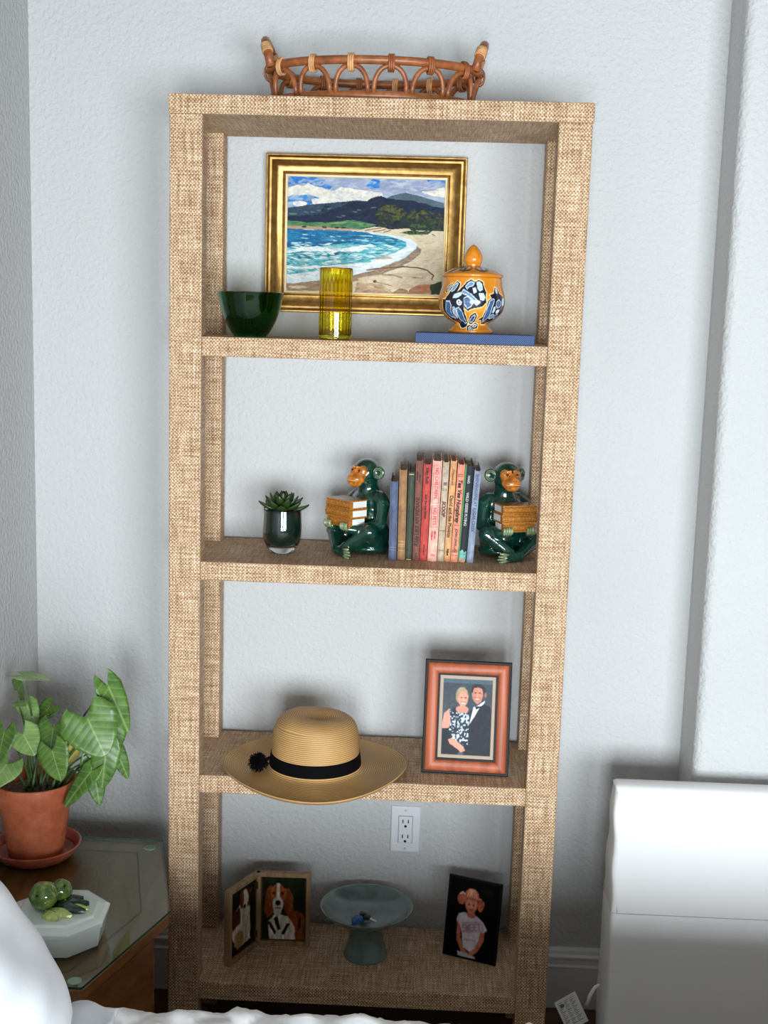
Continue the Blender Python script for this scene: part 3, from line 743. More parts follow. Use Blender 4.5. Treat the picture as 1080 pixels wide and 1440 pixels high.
# ================================================================== shelf 2: succulent
su = thing('potted_succulent', 'small green succulent in a dark green glass cup on the second shelf', 'plant', (-0.1935, 0.140, Z2))
bm = bmesh.new()
op = smoothprof([(0.0, 0.0), (0.0225, 0.0), (0.0250, 0.0012), (0.0330, 0.012), (0.0400, 0.028), (0.0424, 0.048), (0.0418, 0.070), (0.0408, 0.0935), (0.0404, 0.0950)], 4)
ip = smoothprof([(0.0396, 0.0950), (0.0392, 0.0900), (0.0402, 0.070), (0.0408, 0.048), (0.0386, 0.031), (0.0320, 0.0185), (0.0240, 0.0150), (0.0, 0.0140)], 4)
lathe(bm, op+ip, 64); fin('glass_cup', bm, mat_glass('clear_glass', (245, 250, 248)), su, smooth=True)
bm = bmesh.new()
lathe(bm, smoothprof([(0.0, 0.0144), (0.0236, 0.0154), (0.0316, 0.0189), (0.0382, 0.0313), (0.0404, 0.048), (0.0398, 0.070), (0.0389, 0.0895)], 4)+[(0.0375, 0.0895), (0.0375, 0.080), (0.0, 0.080)], 64)
fin('green_lining', bm, mat_plain('dark_green_lining', (2, 34, 28), 0.3, spec=0.25), su, smooth=True, sharp=50)
bm = bmesh.new(); lathe(bm, [(0.037, 0.079), (0.030, 0.083), (0.0, 0.086)], 32); fin('soil', bm, mat_plain('potting_soil', (70, 52, 36), 0.95, 0.4, 300), su, smooth=True)
def succ_leaf():
    bm = bmesh.new(); n = 7; rings = []
    for i in range(n):
        t = i/(n-1); wd = 0.0112*math.sin(PI*min(1, (0.12+t*0.88)))**0.7*(1-.1*t); th = 0.0034*math.sin(PI*(0.1+.86*t))**0.7
        if i == n-1: wd = th = 0.0004
        x = 0.036*t; z = 0.010*t*t
        rings.append([bm.verts.new((x, wd*math.cos(a), z+th*math.sin(a)+abs(math.cos(a))*0.002)) for a in [2*PI*k/8 for k in range(8)]])
    for A, B in zip(rings, rings[1:]):
        for k in range(8): bm.faces.new((A[k], A[(k+1) % 8], B[(k+1) % 8], B[k]))
    bm.faces.new(rings[0][::-1]); bm.faces.new(rings[-1])
    bmesh.ops.recalc_face_normals(bm, faces=bm.faces[:])
    me = bpy.data.meshes.new('leaf'); bm.to_mesh(me); bm.free()
    for p in me.polygons: p.use_smooth = True
    T = NT('succulent_leaf'); sp = T.n('ShaderNodeSeparateXYZ'); T.l(T.coord(), sp.inputs[0])
    T.set(Base_Color=T.ramp(T.math('MULTIPLY', sp.outputs[0], 28), [(0.0, (40, 62, 22)), (0.55, (40, 62, 22)), (0.93, (40, 62, 22)), (1.0, (46, 36, 18))]), Roughness=0.4)
    me.materials.append(T.m); return me
sl = succ_leaf()
for k in range(30):
    ring = k/30.0; az = k*2.399963
    el = math.radians(2+66*ring**1.05); sc = 1.22-.42*ring
    o = bpy.data.objects.new('leaf', sl); C.objects.link(o); o.parent = su
    rr_ = 0.012*(1-ring)
    o.location = (rr_*math.cos(az), rr_*math.sin(az), 0.090+0.012*ring); o.rotation_euler = Euler((0, -el, az), 'XYZ'); o.scale = (sc*1.05, sc, sc)

# ================================================================== monkey bookends
def cap(bm, a, b, r0, r1, n=7):
    A, B = Vector(a), Vector(b)
    for i in range(n):
        t = i/(n-1); ball(bm, A.lerp(B, t), r0+(r1-r0)*t, 2)
def glaze_green():
    T = NT('green_glaze'); co = T.coord(); n = T.noise(co, 60, 3, 0.6)
    gm = T.n('ShaderNodeNewGeometry')
    f = T.math('ADD', T.math('MULTIPLY', n, 0.8), T.math('MAXIMUM', T.math('MULTIPLY', T.math('SUBTRACT', gm.outputs['Pointiness'], 0.5), 5.0), 0.0))
    T.set(Base_Color=T.ramp(f, [(0.25, (4, 34, 27)), (0.55, (11, 58, 44)), (0.85, (80, 104, 76))]), Roughness=0.14)
    T.b.inputs['Coat Weight'].default_value = 0.8; T.b.inputs['Coat Roughness'].default_value = 0.04
    T.bump(T.noise(co, 220, 2), 0.10, 0.002); return T.m
M_mk = glaze_green()
M_amber = mat_plain('amber_glaze', (166, 98, 30), 0.2, 0.32, 80, coat=0.6)
M_amberb = NT('amber_book_glaze'); _n = M_amberb.noise(M_amberb.coord(), 330, 3, 0.7)
M_amberb.set(Base_Color=M_amberb.ramp(_n, [(0.3, (118, 66, 14)), (0.55, (178, 112, 34)), (0.75, (214, 160, 76))]), Roughness=0.25); M_amberb.b.inputs['Coat Weight'].default_value = 0.6; M_amberb.bump(_n, 0.5, 0.003); M_amberb = M_amberb.m
M_pale = mat_plain('pale_green_glaze', (122, 136, 98), 0.25, 0.2, 90, coat=0.5)
M_dk = mat_plain('dark_glaze', (44, 22, 10), 0.3)
M_whiteg = mat_plain('white_glaze', (222, 222, 218), 0.3, 0.05, coat=0.3)
def monkey_parts():
    bm = bmesh.new()
    ball(bm, (0, .012, .040), (.050, .044, .042), 3); ball(bm, (0, .012, .080), (.043, .036, .050), 3); ball(bm, (0, .010, .112), (.043, .032, .030), 3)
    ball(bm, (0, .008, .136), (.024, .024, .020), 3); cap(bm, (0, .008, .135), (0, .002, .165), .022, .024)
    ball(bm, (0, .002, .177), (.0295, .031, .0295), 3); ball(bm, (0, -.010, .170), (.024, .024, .022), 3)
    for s in (-1, 1):
        cap(bm, (s*.034, .010, .122), (s*.047, .008, .112), .018, .0175, 4)
        cap(bm, (s*.047, .008, .112), (s*.056, -.006, .070), .0165, .0135, 9)
        cap(bm, (s*.056, -.006, .070), (s*.036, -.058, .060), .0135, .0100, 10)
        cap(bm, (s*.036, -.058, .060), (s*.027, -.070, .062), .0110, .0095, 4)
    cap(bm, (-.030, .004, .030), (-.056, -.036, .056), .024, .0185, 9); cap(bm, (-.056, -.036, .056), (-.014, -.066, .020), .0175, .012, 10)
    cap(bm, (.030, .004, .028), (.060, -.036, .044), .024, .0185, 9); cap(bm, (.060, -.036, .044), (.008, -.070, .014), .0175, .0125, 10)
    cap(bm, (.008, -.070, .013), (-.026, -.074, .011), .0125, .0105, 6); cap(bm, (-.014, -.064, .016), (.016, -.055, .010), .0115, .010, 5)
    ball(bm, (0, .005, .014), (.056, .050, .016), 3)
    me = remeshed('body', bm, 0.0024, 5, 0.5)
    for v in me.vertices:
        if v.co.z < 0: v.co.z = 0
    return me
mk_body = monkey_parts()
def ear_mesh():
    bm = bmesh.new(); ball(bm, (0, 0, 0), (.0140, .0050, .0150), 3)
    for v in bm.verts:
        if v.co.y < 0:
            r = math.hypot(v.co.x/.014, v.co.z/.015)
            if r < .8: v.co.y += .0050*(1-r/.8)
    me = bpy.data.meshes.new('ear'); bmesh.ops.recalc_face_normals(bm, faces=bm.faces[:]); bm.to_mesh(me); bm.free()
    for p in me.polygons: p.use_smooth = True
    me.materials.append(M_mk); return me
mk_ear = ear_mesh()
def ear_rim():
    bm = bmesh.new()
    for r in (.0105, .0072): tube(bm, [(r*math.cos(a)*.95, -.0046+(.0105-r)*.5, r*math.sin(a)) for a in np.linspace(.3, 2*PI-.9, 18)], .0010, 6)
    me = bpy.data.meshes.new('ear_ridge'); bm.to_mesh(me); bm.free(); me.materials.append(M_pale); return me
mk_rim = ear_rim()
def face_mesh():
    bm = bmesh.new()
    for s in (-1, 1): ball(bm, (s*.0115, -.0185, .1815), (.0125, .0115, .0118), 3); cap(bm, (s*.012, -.021, .176), (s*.011, -.026, .164), .0105, .011, 4); cap(bm, (s*.004, -.0300, .1895), (s*.018, -.0225, .1885), .0030, .0026, 5)
    ball(bm, (0, -.0300, .1640), (.0205, .0180, .0145), 3); ball(bm, (0, -.0300, .1560), (.0165, .0155, .0100), 3)
    cap(bm, (0, -.031, .181), (0, -.0400, .1725), .0050, .0058, 5)
    me = remeshed('face', bm, 0.0014, 4, 0.5); me.materials.append(M_amber); return me
mk_face = face_mesh(); mk_body.materials.append(M_mk)
def small(name, fn, mat):
    bm = bmesh.new(); fn(bm); bmesh.ops.recalc_face_normals(bm, faces=bm.faces[:]); me = bpy.data.meshes.new(name); bm.to_mesh(me); bm.free()
    for p in me.polygons: p.use_smooth = True
    me.materials.append(mat); return me
mk_eye = small('eye', lambda b: ball(b, (0, 0, 0), (.0034, .0020, .0026), 2), M_dk)
mk_mouth = small('mouth', lambda b: tube(b, [(.0185*math.sin(a), -.0300-.0178*math.cos(a)*.97, .1610+.0010*math.cos(a*1.5)) for a in np.linspace(-1.25, 1.25, 16)], .0009, 6), mat_plain('mouth_glaze', (236, 196, 120), 0.3))
mk_lip = small('lip_line', lambda b: tube(b, [(.0182*math.sin(a), -.0298-.0172*math.cos(a)*.97, .1594+.0010*math.cos(a*1.5)) for a in np.linspace(-1.25, 1.25, 16)], .0009, 6), M_dk)
mk_nost = small('nostril', lambda b: ball(b, (0, 0, 0), (.0018, .0012, .0012), 2), M_dk)
def fingers(b):
    for k in range(4):
        x = (k-1.5)*.0056; tube(b, [(x*.8, -.006, -.006), (x, -.0105, -.001), (x, -.0115, .005), (x, -.0090, .0110-abs(k-1.4)*.0012)], [.0030, .0032, .0030, .0022], 8)
mk_fing = small('fingers', fingers, M_pale)
def toes(b):
    for k in range(4): tube(b, [(0, 0, 0), (-.012, -.002+(k-1.5)*.001, .0005), (-.020+abs(k-1.2)*.002, (k-1.5)*.0018, -.001)], [.0030, .0030, .0020], 8)
def toes2(b):
    for k in range(4):
        z = (k-1.5)*.0058; tube(b, [(.004, 0, z*.7), (-.010, -.003, z), (-.022+abs(k-1.2)*.003, -.001, z*1.05)], [.0028, .0030, .0020], 8)
mk_toes = small('toes', toes2, M_pale)
def mbook(z0, x0, x1, y0, y1, t):
    return z0, x0, x1, y0, y1, t
MB = [(.0655, -.036, .036, -.0765, -.030, .0195), (.0850, -.040, .040, -.0790, -.028, .0190), (.1040, -.038, .040, -.0770, -.027, .0190)]
def mb_cover(b, q):
    z0, x0, x1, y0, y1, t = q
    box(b, x0, x1, y0, y1, z0, z0+.003, .001); box(b, x0, x1, y0, y1, z0+t-.003, z0+t, .001)
    pts = []
    n = 8; prof = [(y0+.006-.006*math.sin(PI*i/n)-.001, z0+t*i/n) for i in range(n+1)]
    A = [b.verts.new((x0, y, z)) for y, z in prof]+[b.verts.new((x0, y0+.010, z0+t)), b.verts.new((x0, y0+.010, z0))]
    B = [b.verts.new((x1, v.co.y, v.co.z)) for v in A]
    m = len(A)
    for i in range(m): b.faces.new((A[i], A[(i+1) % m], B[(i+1) % m], B[i]))
    b.faces.new(A); b.faces.new(B[::-1])
mk_bc = []; mk_bp = []
for q in MB:
    bm = bmesh.new(); mb_cover(bm, q); bmesh.ops.recalc_face_normals(bm, faces=bm.faces[:]); me = bpy.data.meshes.new('book_cover'); bm.to_mesh(me); bm.free(); me.materials.append(M_amberb); mk_bc.append(me)
    bm = bmesh.new(); box(bm, q[1]+.0012, q[2]-.0012, q[3]+.010, q[4]-.0015, q[0]+.0025, q[0]+q[5]-.0025); bmesh.ops.recalc_face_normals(bm, faces=bm.faces[:]); me = bpy.data.meshes.new('book_pages'); bm.to_mesh(me); bm.free(); me.materials.append(M_whiteg); mk_bp.append(me)
def add(me, name, par, loc=(0, 0, 0), rot=(0, 0, 0)):
    o = bpy.data.objects.new(name, me); C.objects.link(o); o.parent = par; o.location = loc; o.rotation_euler = rot; return o
def monkey(label, loc, rz, mirror):
    m = thing('monkey_bookend', label, 'bookend', loc, rz, 'glazed monkey bookends')
    m.scale = (-1 if mirror else 1, 1, 1)
    add(mk_body, 'body', m)
    f = add(mk_face, 'face', m)
    for s in (-1, 1):
        add(mk_eye, 'eye', f, (s*.0112, -.0297, .1822)); add(mk_nost, 'nostril', f, (s*.0030, -.0452, .1705))
        e = add(mk_ear, 'ear', m, (s*.0355, .004, .178), (0, 0, s*.55)); add(mk_rim, 'ear_ridge', e, (0, 0, 0), (0, 0 if s > 0 else PI, 0) if False else (0, 0, 0))
        add(mk_fing, 'fingers', m, (s*.027, -.0725, .0665))
    add(mk_mouth, 'mouth', f); add(mk_lip, 'lip_line', f)
    add(mk_toes, 'toes', m, (-.026, -.079, .0115), (0, 0, 0))
    for c, p in zip(mk_bc, mk_bp):
        b = add(c, 'ceramic_book', m); add(p, 'book_pages', b)
    return m
monkey('green glazed monkey bookend looking away from the row of books, beside the blue book', (-0.017, 0.172, Z2), math.radians(-46), True)
monkey('green glazed monkey bookend facing out, beside the pale blue-grey book and the bookcase post', (0.287, 0.187, Z2), math.radians(20), False)

# ================================================================== row of old books
ink_k = mat_plain('black_ink', (34, 24, 20), 0.7); ink_r = mat_plain('rose_ink', (184, 56, 50), 0.7); ink_b = mat_plain('slate_ink', (58, 74, 108), 0.7); ink_w = mat_plain('pale_ink', (176, 178, 176), 0.7); ink_m = mat_plain('maroon_ink', (112, 48, 44), 0.7); ink_t = mat_plain('tan_ink', (206, 172, 112), 0.6); ink_g = mat_plain('faint_green_ink', (72, 84, 66), 0.7)
def clothmat(n, c, var=.14): return mat_plain('book_cloth_'+n, c, 0.72, var, 70, bump=0.25, bscale=900)
BOOKS = [ # x, thickness, height, lean, colour, name, label
 (0.0392, 0.0166, 0.1703, -0.004, (78, 88, 112), 'blue', 'short slate-blue cloth book with a plain spine in the book row'),
 (0.0576, 0.0164, 0.1950, -0.004, (146, 108, 70), 'tan', 'worn tan-brown book with a frayed spine next to the slate-blue book'),
 (0.0750, 0.0135, 0.1912, 0.004, (58, 66, 52), 'darkgreen', 'thin dark green old book between the tan and brown books'),
 (0.0898, 0.0146, 0.2158, 0.006, (122, 74, 60), 'brown', 'reddish-brown book with black title reading upward on its spine'),
 (0.1052, 0.0155, 0.2088, 0.012, (184, 66, 58), 'red', 'red old book with small black lettering on its spine'),
 (0.1216, 0.0196, 0.2170, 0.021, (232, 168, 152), 'pink', 'pale pink book with red title set in boxes on its spine'),
 (0.1424, 0.0134, 0.2146, 0.024, (182, 164, 140), 'beige', 'greyish-beige book with a dark ornament on its spine'),
 (0.1566, 0.0132, 0.2174, 0.033, (206, 152, 102), 'ochre', 'ochre book with slim black title between the beige and salmon books'),
 (0.1704, 0.0148, 0.2112, 0.041, (226, 142, 114), 'salmon', 'salmon book with bold slanted black title and double rules'),
 (0.1858, 0.0175, 0.2088, 0.044, (28, 34, 36), 'black', 'black-spined book with green edge and torn foot of its spine'),
 (0.2042, 0.0138, 0.1990, 0.050, (132, 142, 160), 'greyblue', 'pale blue-grey book at the end of the row beside the monkey'),
]
M_boards = mat_plain('book_board_edge', (74, 54, 40), 0.8, 0.2, 60)
bookobjs = {}
for i, (x, t, hgt, lean, c, nm, lab) in enumerate(BOOKS):
    y0 = 0.097 + 0.0012*((i*7) % 5-2)
    b = thing('book', lab, 'book', (x, y0, Z2), 0, 'old books between the monkey bookends')
    b.rotation_euler = (0, math.atan(lean), 0)
    dp = 0.135+0.012*((i*5) % 4)/3
    m = clothmat(nm, c)
    # cover: two boards and a slightly rounded spine
    bm = bmesh.new()
    box(bm, 0, .0021, .001, dp, 0, hgt, .0006, 1); box(bm, t-.0021, t, .001, dp, 0, hgt, .0006, 1)
    n = 8
    prf = [(t*k/n, .0035-.0042*math.sin(PI*k/n)**.7) for k in range(n+1)]
    zt = hgt-0.0025
    A = [bm.verts.new((px, py, .0005)) for px, py in prf]; B = [bm.verts.new((px, py, zt)) for px, py in prf]
    A2 = [bm.verts.new((px*.86+t*.07, py+.0022, .0005)) for px, py in prf]; B2 = [bm.verts.new((px*.86+t*.07, py+.0022, zt)) for px, py in prf]
    for k in range(n):
        bm.faces.new((A[k], A[k+1], B[k+1], B[k])); bm.faces.new((A2[k+1], A2[k], B2[k], B2[k+1])); bm.faces.new((B[k], B[k+1], B2[k+1], B2[k])); bm.faces.new((A[k+1], A[k], A2[k], A2[k+1]))
    cov = fin('cover', bm, m, b, smooth=True, sharp=35)
    bm = bmesh.new(); box(bm, .0021, t-.0021, .004, dp-.004, .003, hgt-.006); fin('pages', bm, M_pageold, b)
    bookobjs[nm] = (cov, t, hgt, b)
YS = -0.00095
def spine_text(nm, s, size, ink, z, up=False, bold=0.0, shear=0.0, xo=0.0, sy=1.0):
    cov, t, hgt, b = bookobjs[nm]
    # text runs down the spine (top to bottom) or up; mesh in XY -> XZ facing -Y
    base = Matrix.Rotation(PI/2, 4, 'X')
    r = Matrix.Rotation(PI/2 if not up else -PI/2, 4, 'Y')
    m = Matrix.Translation((t/2+xo, YS, z)) @ r @ base @ Matrix.Diagonal((1, sy, 1, 1))
    return text_mesh('lettering', s, size, ink, cov, m, 0.00018, shear, bold+0.00022)
def spine_rule(nm, z, ink, hgt=.0012, x0=.0016, x1=None):
    cov, t, H, b = bookobjs[nm]; x1 = t-.0016 if x1 is None else x1
    bm = bmesh.new(); box(bm, x0, x1, YS-.0001, .0014, z, z+hgt); fin('spine_rule', bm, ink, cov)
def spine_box(nm, z0, z1, ink, wd=.0006):
    cov, t, H, b = bookobjs[nm]; a, c_ = .0028, t-.0028
    bm = bmesh.new()
    for q in ((a, c_, z0, z0+wd), (a, c_, z1-wd, z1), (a, a+wd, z0, z1), (c_-wd, c_, z0, z1)): box(bm, q[0], q[1], YS-.0001, .0010, q[2], q[3])
    fin('spine_border', bm, ink, cov)
# lettering as on the spines
spine_text('brown', 'Ride', .0125, ink_k, .030, True, .00012, .35); spine_text('brown', 'LIKE AN INDIAN!', .0105, ink_k, .056, True, .0001, 0, 0, 1.0)
spine_text('brown', 'THOMAS', .0042, ink_k, .168, True, .0, 0, .002); spine_text('brown', 'DUNCAN', .0042, ink_k, .172, True, 0, 0, -.003); spine_text('brown', 'LOCK', .0052, ink_k, .004, True)
spine_text('red', 'Kitty Ruth', .0082, ink_k, .200, False, .00015, .2); spine_text('red', 'and the lost kitten', .0070, ink_k, .142, False, .0001); spine_text('red', 'WHITMAN', .0048, ink_k, .036, False)
spine_box('pink', .125, .205, ink_r); spine_box('pink', .074, .120, ink_r)
spine_text('pink', 'NO CHILDREN,', .0098, ink_r, .201, False); spine_text('pink', 'NO PETS', .0095, ink_r, .116, False)
spine_text('pink', 'Marion', .0060, ink_r, .066, False, 0, .3, .003); spine_text('pink', 'Holland', .0060, ink_r, .066, False, 0, .3, -.003); spine_text('pink', 'S', .011, ink_r, .018, False, 0, .3)
spine_rule('beige', .155, ink_k, .0008); spine_rule('beige', .152, ink_k, .0008); spine_rule('beige', .066, ink_k, .0009); spine_rule('beige', .024, ink_k, .0009)
spine_text('beige', 'III', .0090, ink_k, .170, False); spine_text('beige', 'SCOOP', .0098, ink_m, .130, False, .0004, .2)
spine_text('ochre', 'Ormondroyd', .0062, ink_m, .198, False); spine_text('ochre', 'David and the Phoenix', .0098, ink_k, .142, False, .00005); spine_text('ochre', 'Follett', .0055, ink_k, .028, False, .0002)
spine_text('salmon', 'Tee Vee Humphrey', .0116, ink_k, .178, False, .00030, .25); spine_text('salmon', 'JOHN LEWELLEN', .0066, ink_k, .072, False)
for z in (.1835, .1875, .0795, .0225, .0255, .0145): spine_rule('salmon', z, ink_k, .0009)
spine_text('black', 'HAIG', .0070, ink_w, .186, False); spine_text('black', 'WILD GEESE FLYING', .0078, ink_w, .150, False)
spine_text('greyblue', 'SHENANIGANS AT SUGAR CREEK', .0082, ink_b, .190, False)
spine_text('tan', 'OLD TALES', .0001, ink_t, .03, False) if False else None
for z in (.030, .034, .021, .0405): spine_rule('tan', z, ink_t, .0008)
spine_rule('blue', .022, ink_w, .0005); spine_rule('blue', .027, ink_w, .0005)
spine_text('darkgreen', 'TALES', .0060, ink_g, .172, False)
spine_rule('darkgreen', .183, ink_t, .0016); spine_rule('darkgreen', .001, ink_t, .0016)
# green board edge and torn paper foot on the black book
cov, t, H, b = bookobjs['black']
bm = bmesh.new(); box(bm, -.0004, .0030, -.0008, .02, .0, H+.0002, .0004, 1); fin('green_hinge', bm, mat_plain('green_paper', (66, 122, 72), 0.7, 0.15), cov)
bm = bmesh.new(); prism(bm, [(.003, .010), (.016, .006), (.0168, .026), (.012, .022), (.008, .028), (.003, .024)], 0, .0004)
bmesh.ops.transform(bm, matrix=Matrix.Translation((0, YS-.0001, 0)) @ Matrix.Rotation(PI/2, 4, 'X'), verts=bm.verts[:]); fin('torn_paper', bm, mat_plain('turquoise_paper', (104, 160, 150), 0.8, 0.25, 90), cov)
bm = bmesh.new(); prism(bm, [(.002, .001), (.014, .0), (.016, .006), (.010, .012), (.003, .010)], 0, .0003)
bmesh.ops.transform(bm, matrix=Matrix.Translation((0, YS-.0001, 0)) @ Matrix.Rotation(PI/2, 4, 'X'), verts=bm.verts[:]); fin('torn_paper', bm, mat_plain('tan_paper', (186, 142, 104), 0.8, 0.25, 90), cov)

# ================================================================== shelf 3: straw hat
def straw():
    T = NT('straw_braid'); uv = T.coord('UV'); sp = T.n('ShaderNodeSeparateXYZ'); T.l(uv, sp.inputs[0])
    wv = T.math('SINE', T.math('MULTIPLY', sp.outputs[1], 2*PI/0.0042))
    ns = T.noise(T.mapping(uv, (420, 500, 1)), 1, 2, 0.6); n2 = T.noise(T.coord(), 14, 2)
    f = T.math('ADD', T.math('MULTIPLY_ADD', wv, 0.20, 0.28), T.math('ADD', T.math('MULTIPLY', ns, 0.32), T.math('MULTIPLY', T.math('SUBTRACT', n2, .5), .3)))
    T.set(Base_Color=T.ramp(f, [(0.1, (122, 86, 44)), (0.45, (180, 138, 82)), (0.85, (222, 184, 124))]), Roughness=0.6)
    T.bump(f, 0.55, 0.002); return T.m
ht = thing('straw_hat', 'wide-brimmed straw sun hat with a black ribbon band on the third shelf', 'hat', (-0.1045, 0.063, Z3), math.radians(0))
prof = [(0.186, 0.0015), (0.1955, 0.0075), (0.1985, 0.0110), (0.1972, 0.0132), (0.193, 0.0122), (0.180, 0.0090), (0.160, 0.0072), (0.135, 0.0075), (0.112, 0.0100), (0.101, 0.0150), (0.0965, 0.0260), (0.0945, 0.045), (0.0935, 0.070), (0.0905, 0.092), (0.0820, 0.110), (0.0660, 0.1205), (0.045, 0.1240), (0.022, 0.1235), (0.0, 0.1225)]
bm = bmesh.new(); lathe(bm, smoothprof(prof, 5), 120)
inner = [(0.0, 0.1200), (0.066, 0.1165), (0.079, 0.107), (0.088, 0.090), (0.0915, 0.045), (0.098, 0.012), (0.12, 0.0062), (0.160, 0.0038), (0.184, 0.0010)]
lathe(bm, smoothprof(inner, 2), 120)
for v in bm.verts:
    r = math.hypot(v.co.x, v.co.y); a = math.atan2(v.co.y, v.co.x)
    if v.co.z > 0.1 and r < 0.085:   # pinched dents in the crown
        v.co.z -= 0.010*math.exp(-((v.co.x-0.012)/0.035)**2-((v.co.y+0.005)/0.022)**2)
        v.co.z += 0.004*math.exp(-((v.co.x+0.05)/0.03)**2)
    if r > 0.11:
        k = (r-0.11)/0.09; v.co.z += k*k*(0.004+0.006*math.cos(2*a)+0.004*math.cos(3*a+1))
    v.co.y *= 1.0
fin('hat_body', bm, straw(), ht, smooth=True)
M_ribbon = mat_plain('black_grosgrain', (5, 4, 6), 0.85, 0.1, bump=0.3, bscale=900, spec=0.1)
bm = bmesh.new(); lathe(bm, smoothprof([(0.0995, 0.0150), (0.0983, 0.0260), (0.0964, 0.0400), (0.0955, 0.0440), (0.0935, 0.0443)], 3), 96); fin('ribbon_band', bm, M_ribbon, ht, smooth=True)
bm = bmesh.new(); r2_ = random.Random(3)
for k in range(620):
    d = Vector((r2_.gauss(0, 1), r2_.gauss(0, 1), r2_.gauss(0, 1))).normalized(); L = r2_.uniform(.010, .0235)
    p = Vector((0, 0, 0)); m_ = d*L*.6+Vector((r2_.gauss(0, .001), r2_.gauss(0, .001), r2_.gauss(0, .001)-.001)); e_ = d*L+Vector((0, 0, -.003))
    tube(bm, [p, m_, e_], [.0013, .0012, .0008], 4)
fin('tassel', bm, M_ribbon, ht, (-0.118, -0.040, 0.0300))
bm = bmesh.new(); tube(bm, [(-0.118, -0.040, 0.030), (-0.104, -0.034, 0.032), (-0.0905, -0.030, 0.036)], .004, 8); fin('tassel_cord', bm, M_ribbon, ht, smooth=True)

# ================================================================== couple photograph in wooden frame
def paint_couple():
    cv = Canvas(150, 228, (52, 62, 70)); cv.asp = .66
    cv.put(np.clip((cv.V-.1)*1.5, 0, 1)*(cv.U < .45)*.5, (96, 96, 92), 20, 8, (1, 6))
    cv.put((cv.V < .06)*.8, (74, 96, 110))
    # man: jacket
    cv.poly([(.50, .62), (.56, .42), (.70, .36), (.84, .31), (.96, .36), (1, .42), (1, 1), (.45, 1), (.48, .75)], (22, 26, 36), .01, 10, 8)
    cv.poly([(.55, .60), (.63, .36), (.70, .345), (.86, .27), (.84, .31), (.76, .36), (.66, .48)], (232, 236, 240), .004, 12, 6)
    cv.poly([(.66, .355), (.74, .35), (.80, .345), (.79, .37), (.73, .375), (.68, .395)], (16, 16, 20))
    cv.ell(.70, .19, .115, .115, (196, 132, 108), var=14, sc=8); cv.poly([(.60, .22), (.80, .22), (.78, .29), (.70, .325), (.63, .29)], (190, 124, 100), .006, 10)
    cv.poly([(.57, .17), (.58, .09), (.66, .06), (.78, .065), (.85, .12), (.86, .21), (.82, .20), (.80, .12), (.70, .10), (.62, .11), (.60, .17)], (36, 30, 30), .008, 14)
    cv.ell(.86, .20, .028, .035, (150, 92, 76)); cv.ell(.655, .175, .022, .007, (60, 40, 36)); cv.ell(.745, .175, .022, .007, (60, 40, 36)); cv.ell(.70, .21, .018, .025, (214, 152, 126)); cv.ell(.70, .25, .045, .012, (236, 220, 210)); cv.line([(.65, .243), (.75, .243)], .004, (150, 70, 64))
    # woman
    cv.poly([(.0, .60), (.04, .46), (.14, .40), (.22, .40), (.2, .52), (.14, .66), (.0, .68)], (214, 148, 128), .008, 10, 8)
    cv.poly([(.14, .42), (.24, .38), (.34, .44), (.50, .43), (.56, .44), (.54, .60), (.47, .88), (.30, .84), (.12, .72), (.18, .58)], (30, 40, 50), .006, 12)
    sp = fbm(cv.U*34, cv.V*46, 8, 2); ins = np.zeros_like(sp); msk = ((cv.U > .14) & (cv.U < .55) & (cv.V > .42) & (cv.V < .86) & (cv.U > .10+(.72-cv.V)*.05) & (cv.V < .74+cv.U*.3))
    cv.put((np.clip(sp*9-4.6, 0, 1))*msk*(cv.a.sum(-1) < 220), (206, 222, 228))
    cv.poly([(.0, .66), (.14, .65), (.2, .78), (.42, .88), (.34, 1), (0, 1)], (22, 26, 34), .01, 10)
    cv.poly([(.13, .80), (.22, .78), (.36, .84), (.46, .89), (.50, .94), (.40, .96), (.32, .92), (.18, .86)], (216, 150, 128), .008, 12, 8)
    cv.ell(.40, .40, .13, .05, (206, 140, 118)); cv.ell(.39, .215, .135, .115, (150, 128, 98), .02, 14, 24, 20); cv.ell(.39, .155, .10, .035, (176, 156, 122), .012, 18); cv.ell(.41, .26, .10, .105, (216, 150, 126), var=12, sc=8)
    cv.ell(.375, .245, .020, .007, (70, 50, 46)); cv.ell(.46, .245, .020, .007, (70, 50, 46)); cv.ell(.42, .275, .016, .02, (230, 170, 148)); cv.ell(.42, .315, .04, .010, (240, 226, 218)); cv.line([(.375, .306), (.465, .306)], .004, (166, 66, 64))
    cv.poly([(.27, .26), (.285, .155), (.34, .125), (.46, .125), (.51, .18), (.44, .155), (.36, .165), (.32, .22), (.31, .30)], (168, 148, 114), .012, 16, 22, 24)
    cv.a *= (1-.22*np.clip((cv.U-.40)*6, 0, 1)*np.clip((.46-cv.U)*20, 0, 1)*(cv.V > .18)*(cv.V < .36))[..., None]
    cv.a += ((fbm(cv.U*40, cv.V*60, 5, 2)-.5)*22)[..., None]; cv.blur(2)
    return cv
def easel(parent, W, H, mat, topf=.62, back=.09):
    bm = bmesh.new(); 
    box(bm, W*.36, W*.64, 0, .003, 0, H*topf, .0008, 1)
    return fin('easel_back', bm, mat, parent)
M_blackframe = mat_plain('black_lacquer', (9, 8, 9), 0.5, spec=0.2)
M_redwood = mat_wood('cherry_wood', (142, 64, 34), (186, 98, 60), 0.48, 2, .8, 0.0)
def framed_photo(name, label, p0, rotz, tilt, W, H, build, cat='photo frame'):
    """p0: lower-left corner of the front, resting on the shelf; rotz turns it, tilt leans it back"""
    t = thing(name, label, cat, p0, rotz)
    return t
fw, fh = 0.1865, 0.2440; tl = math.radians(10.5)
rf = thing('photo_frame', 'cherry-wood and black frame with a photo of a couple in evening dress', 'photo frame', (0.125, 0.083, Z3), math.radians(-2))
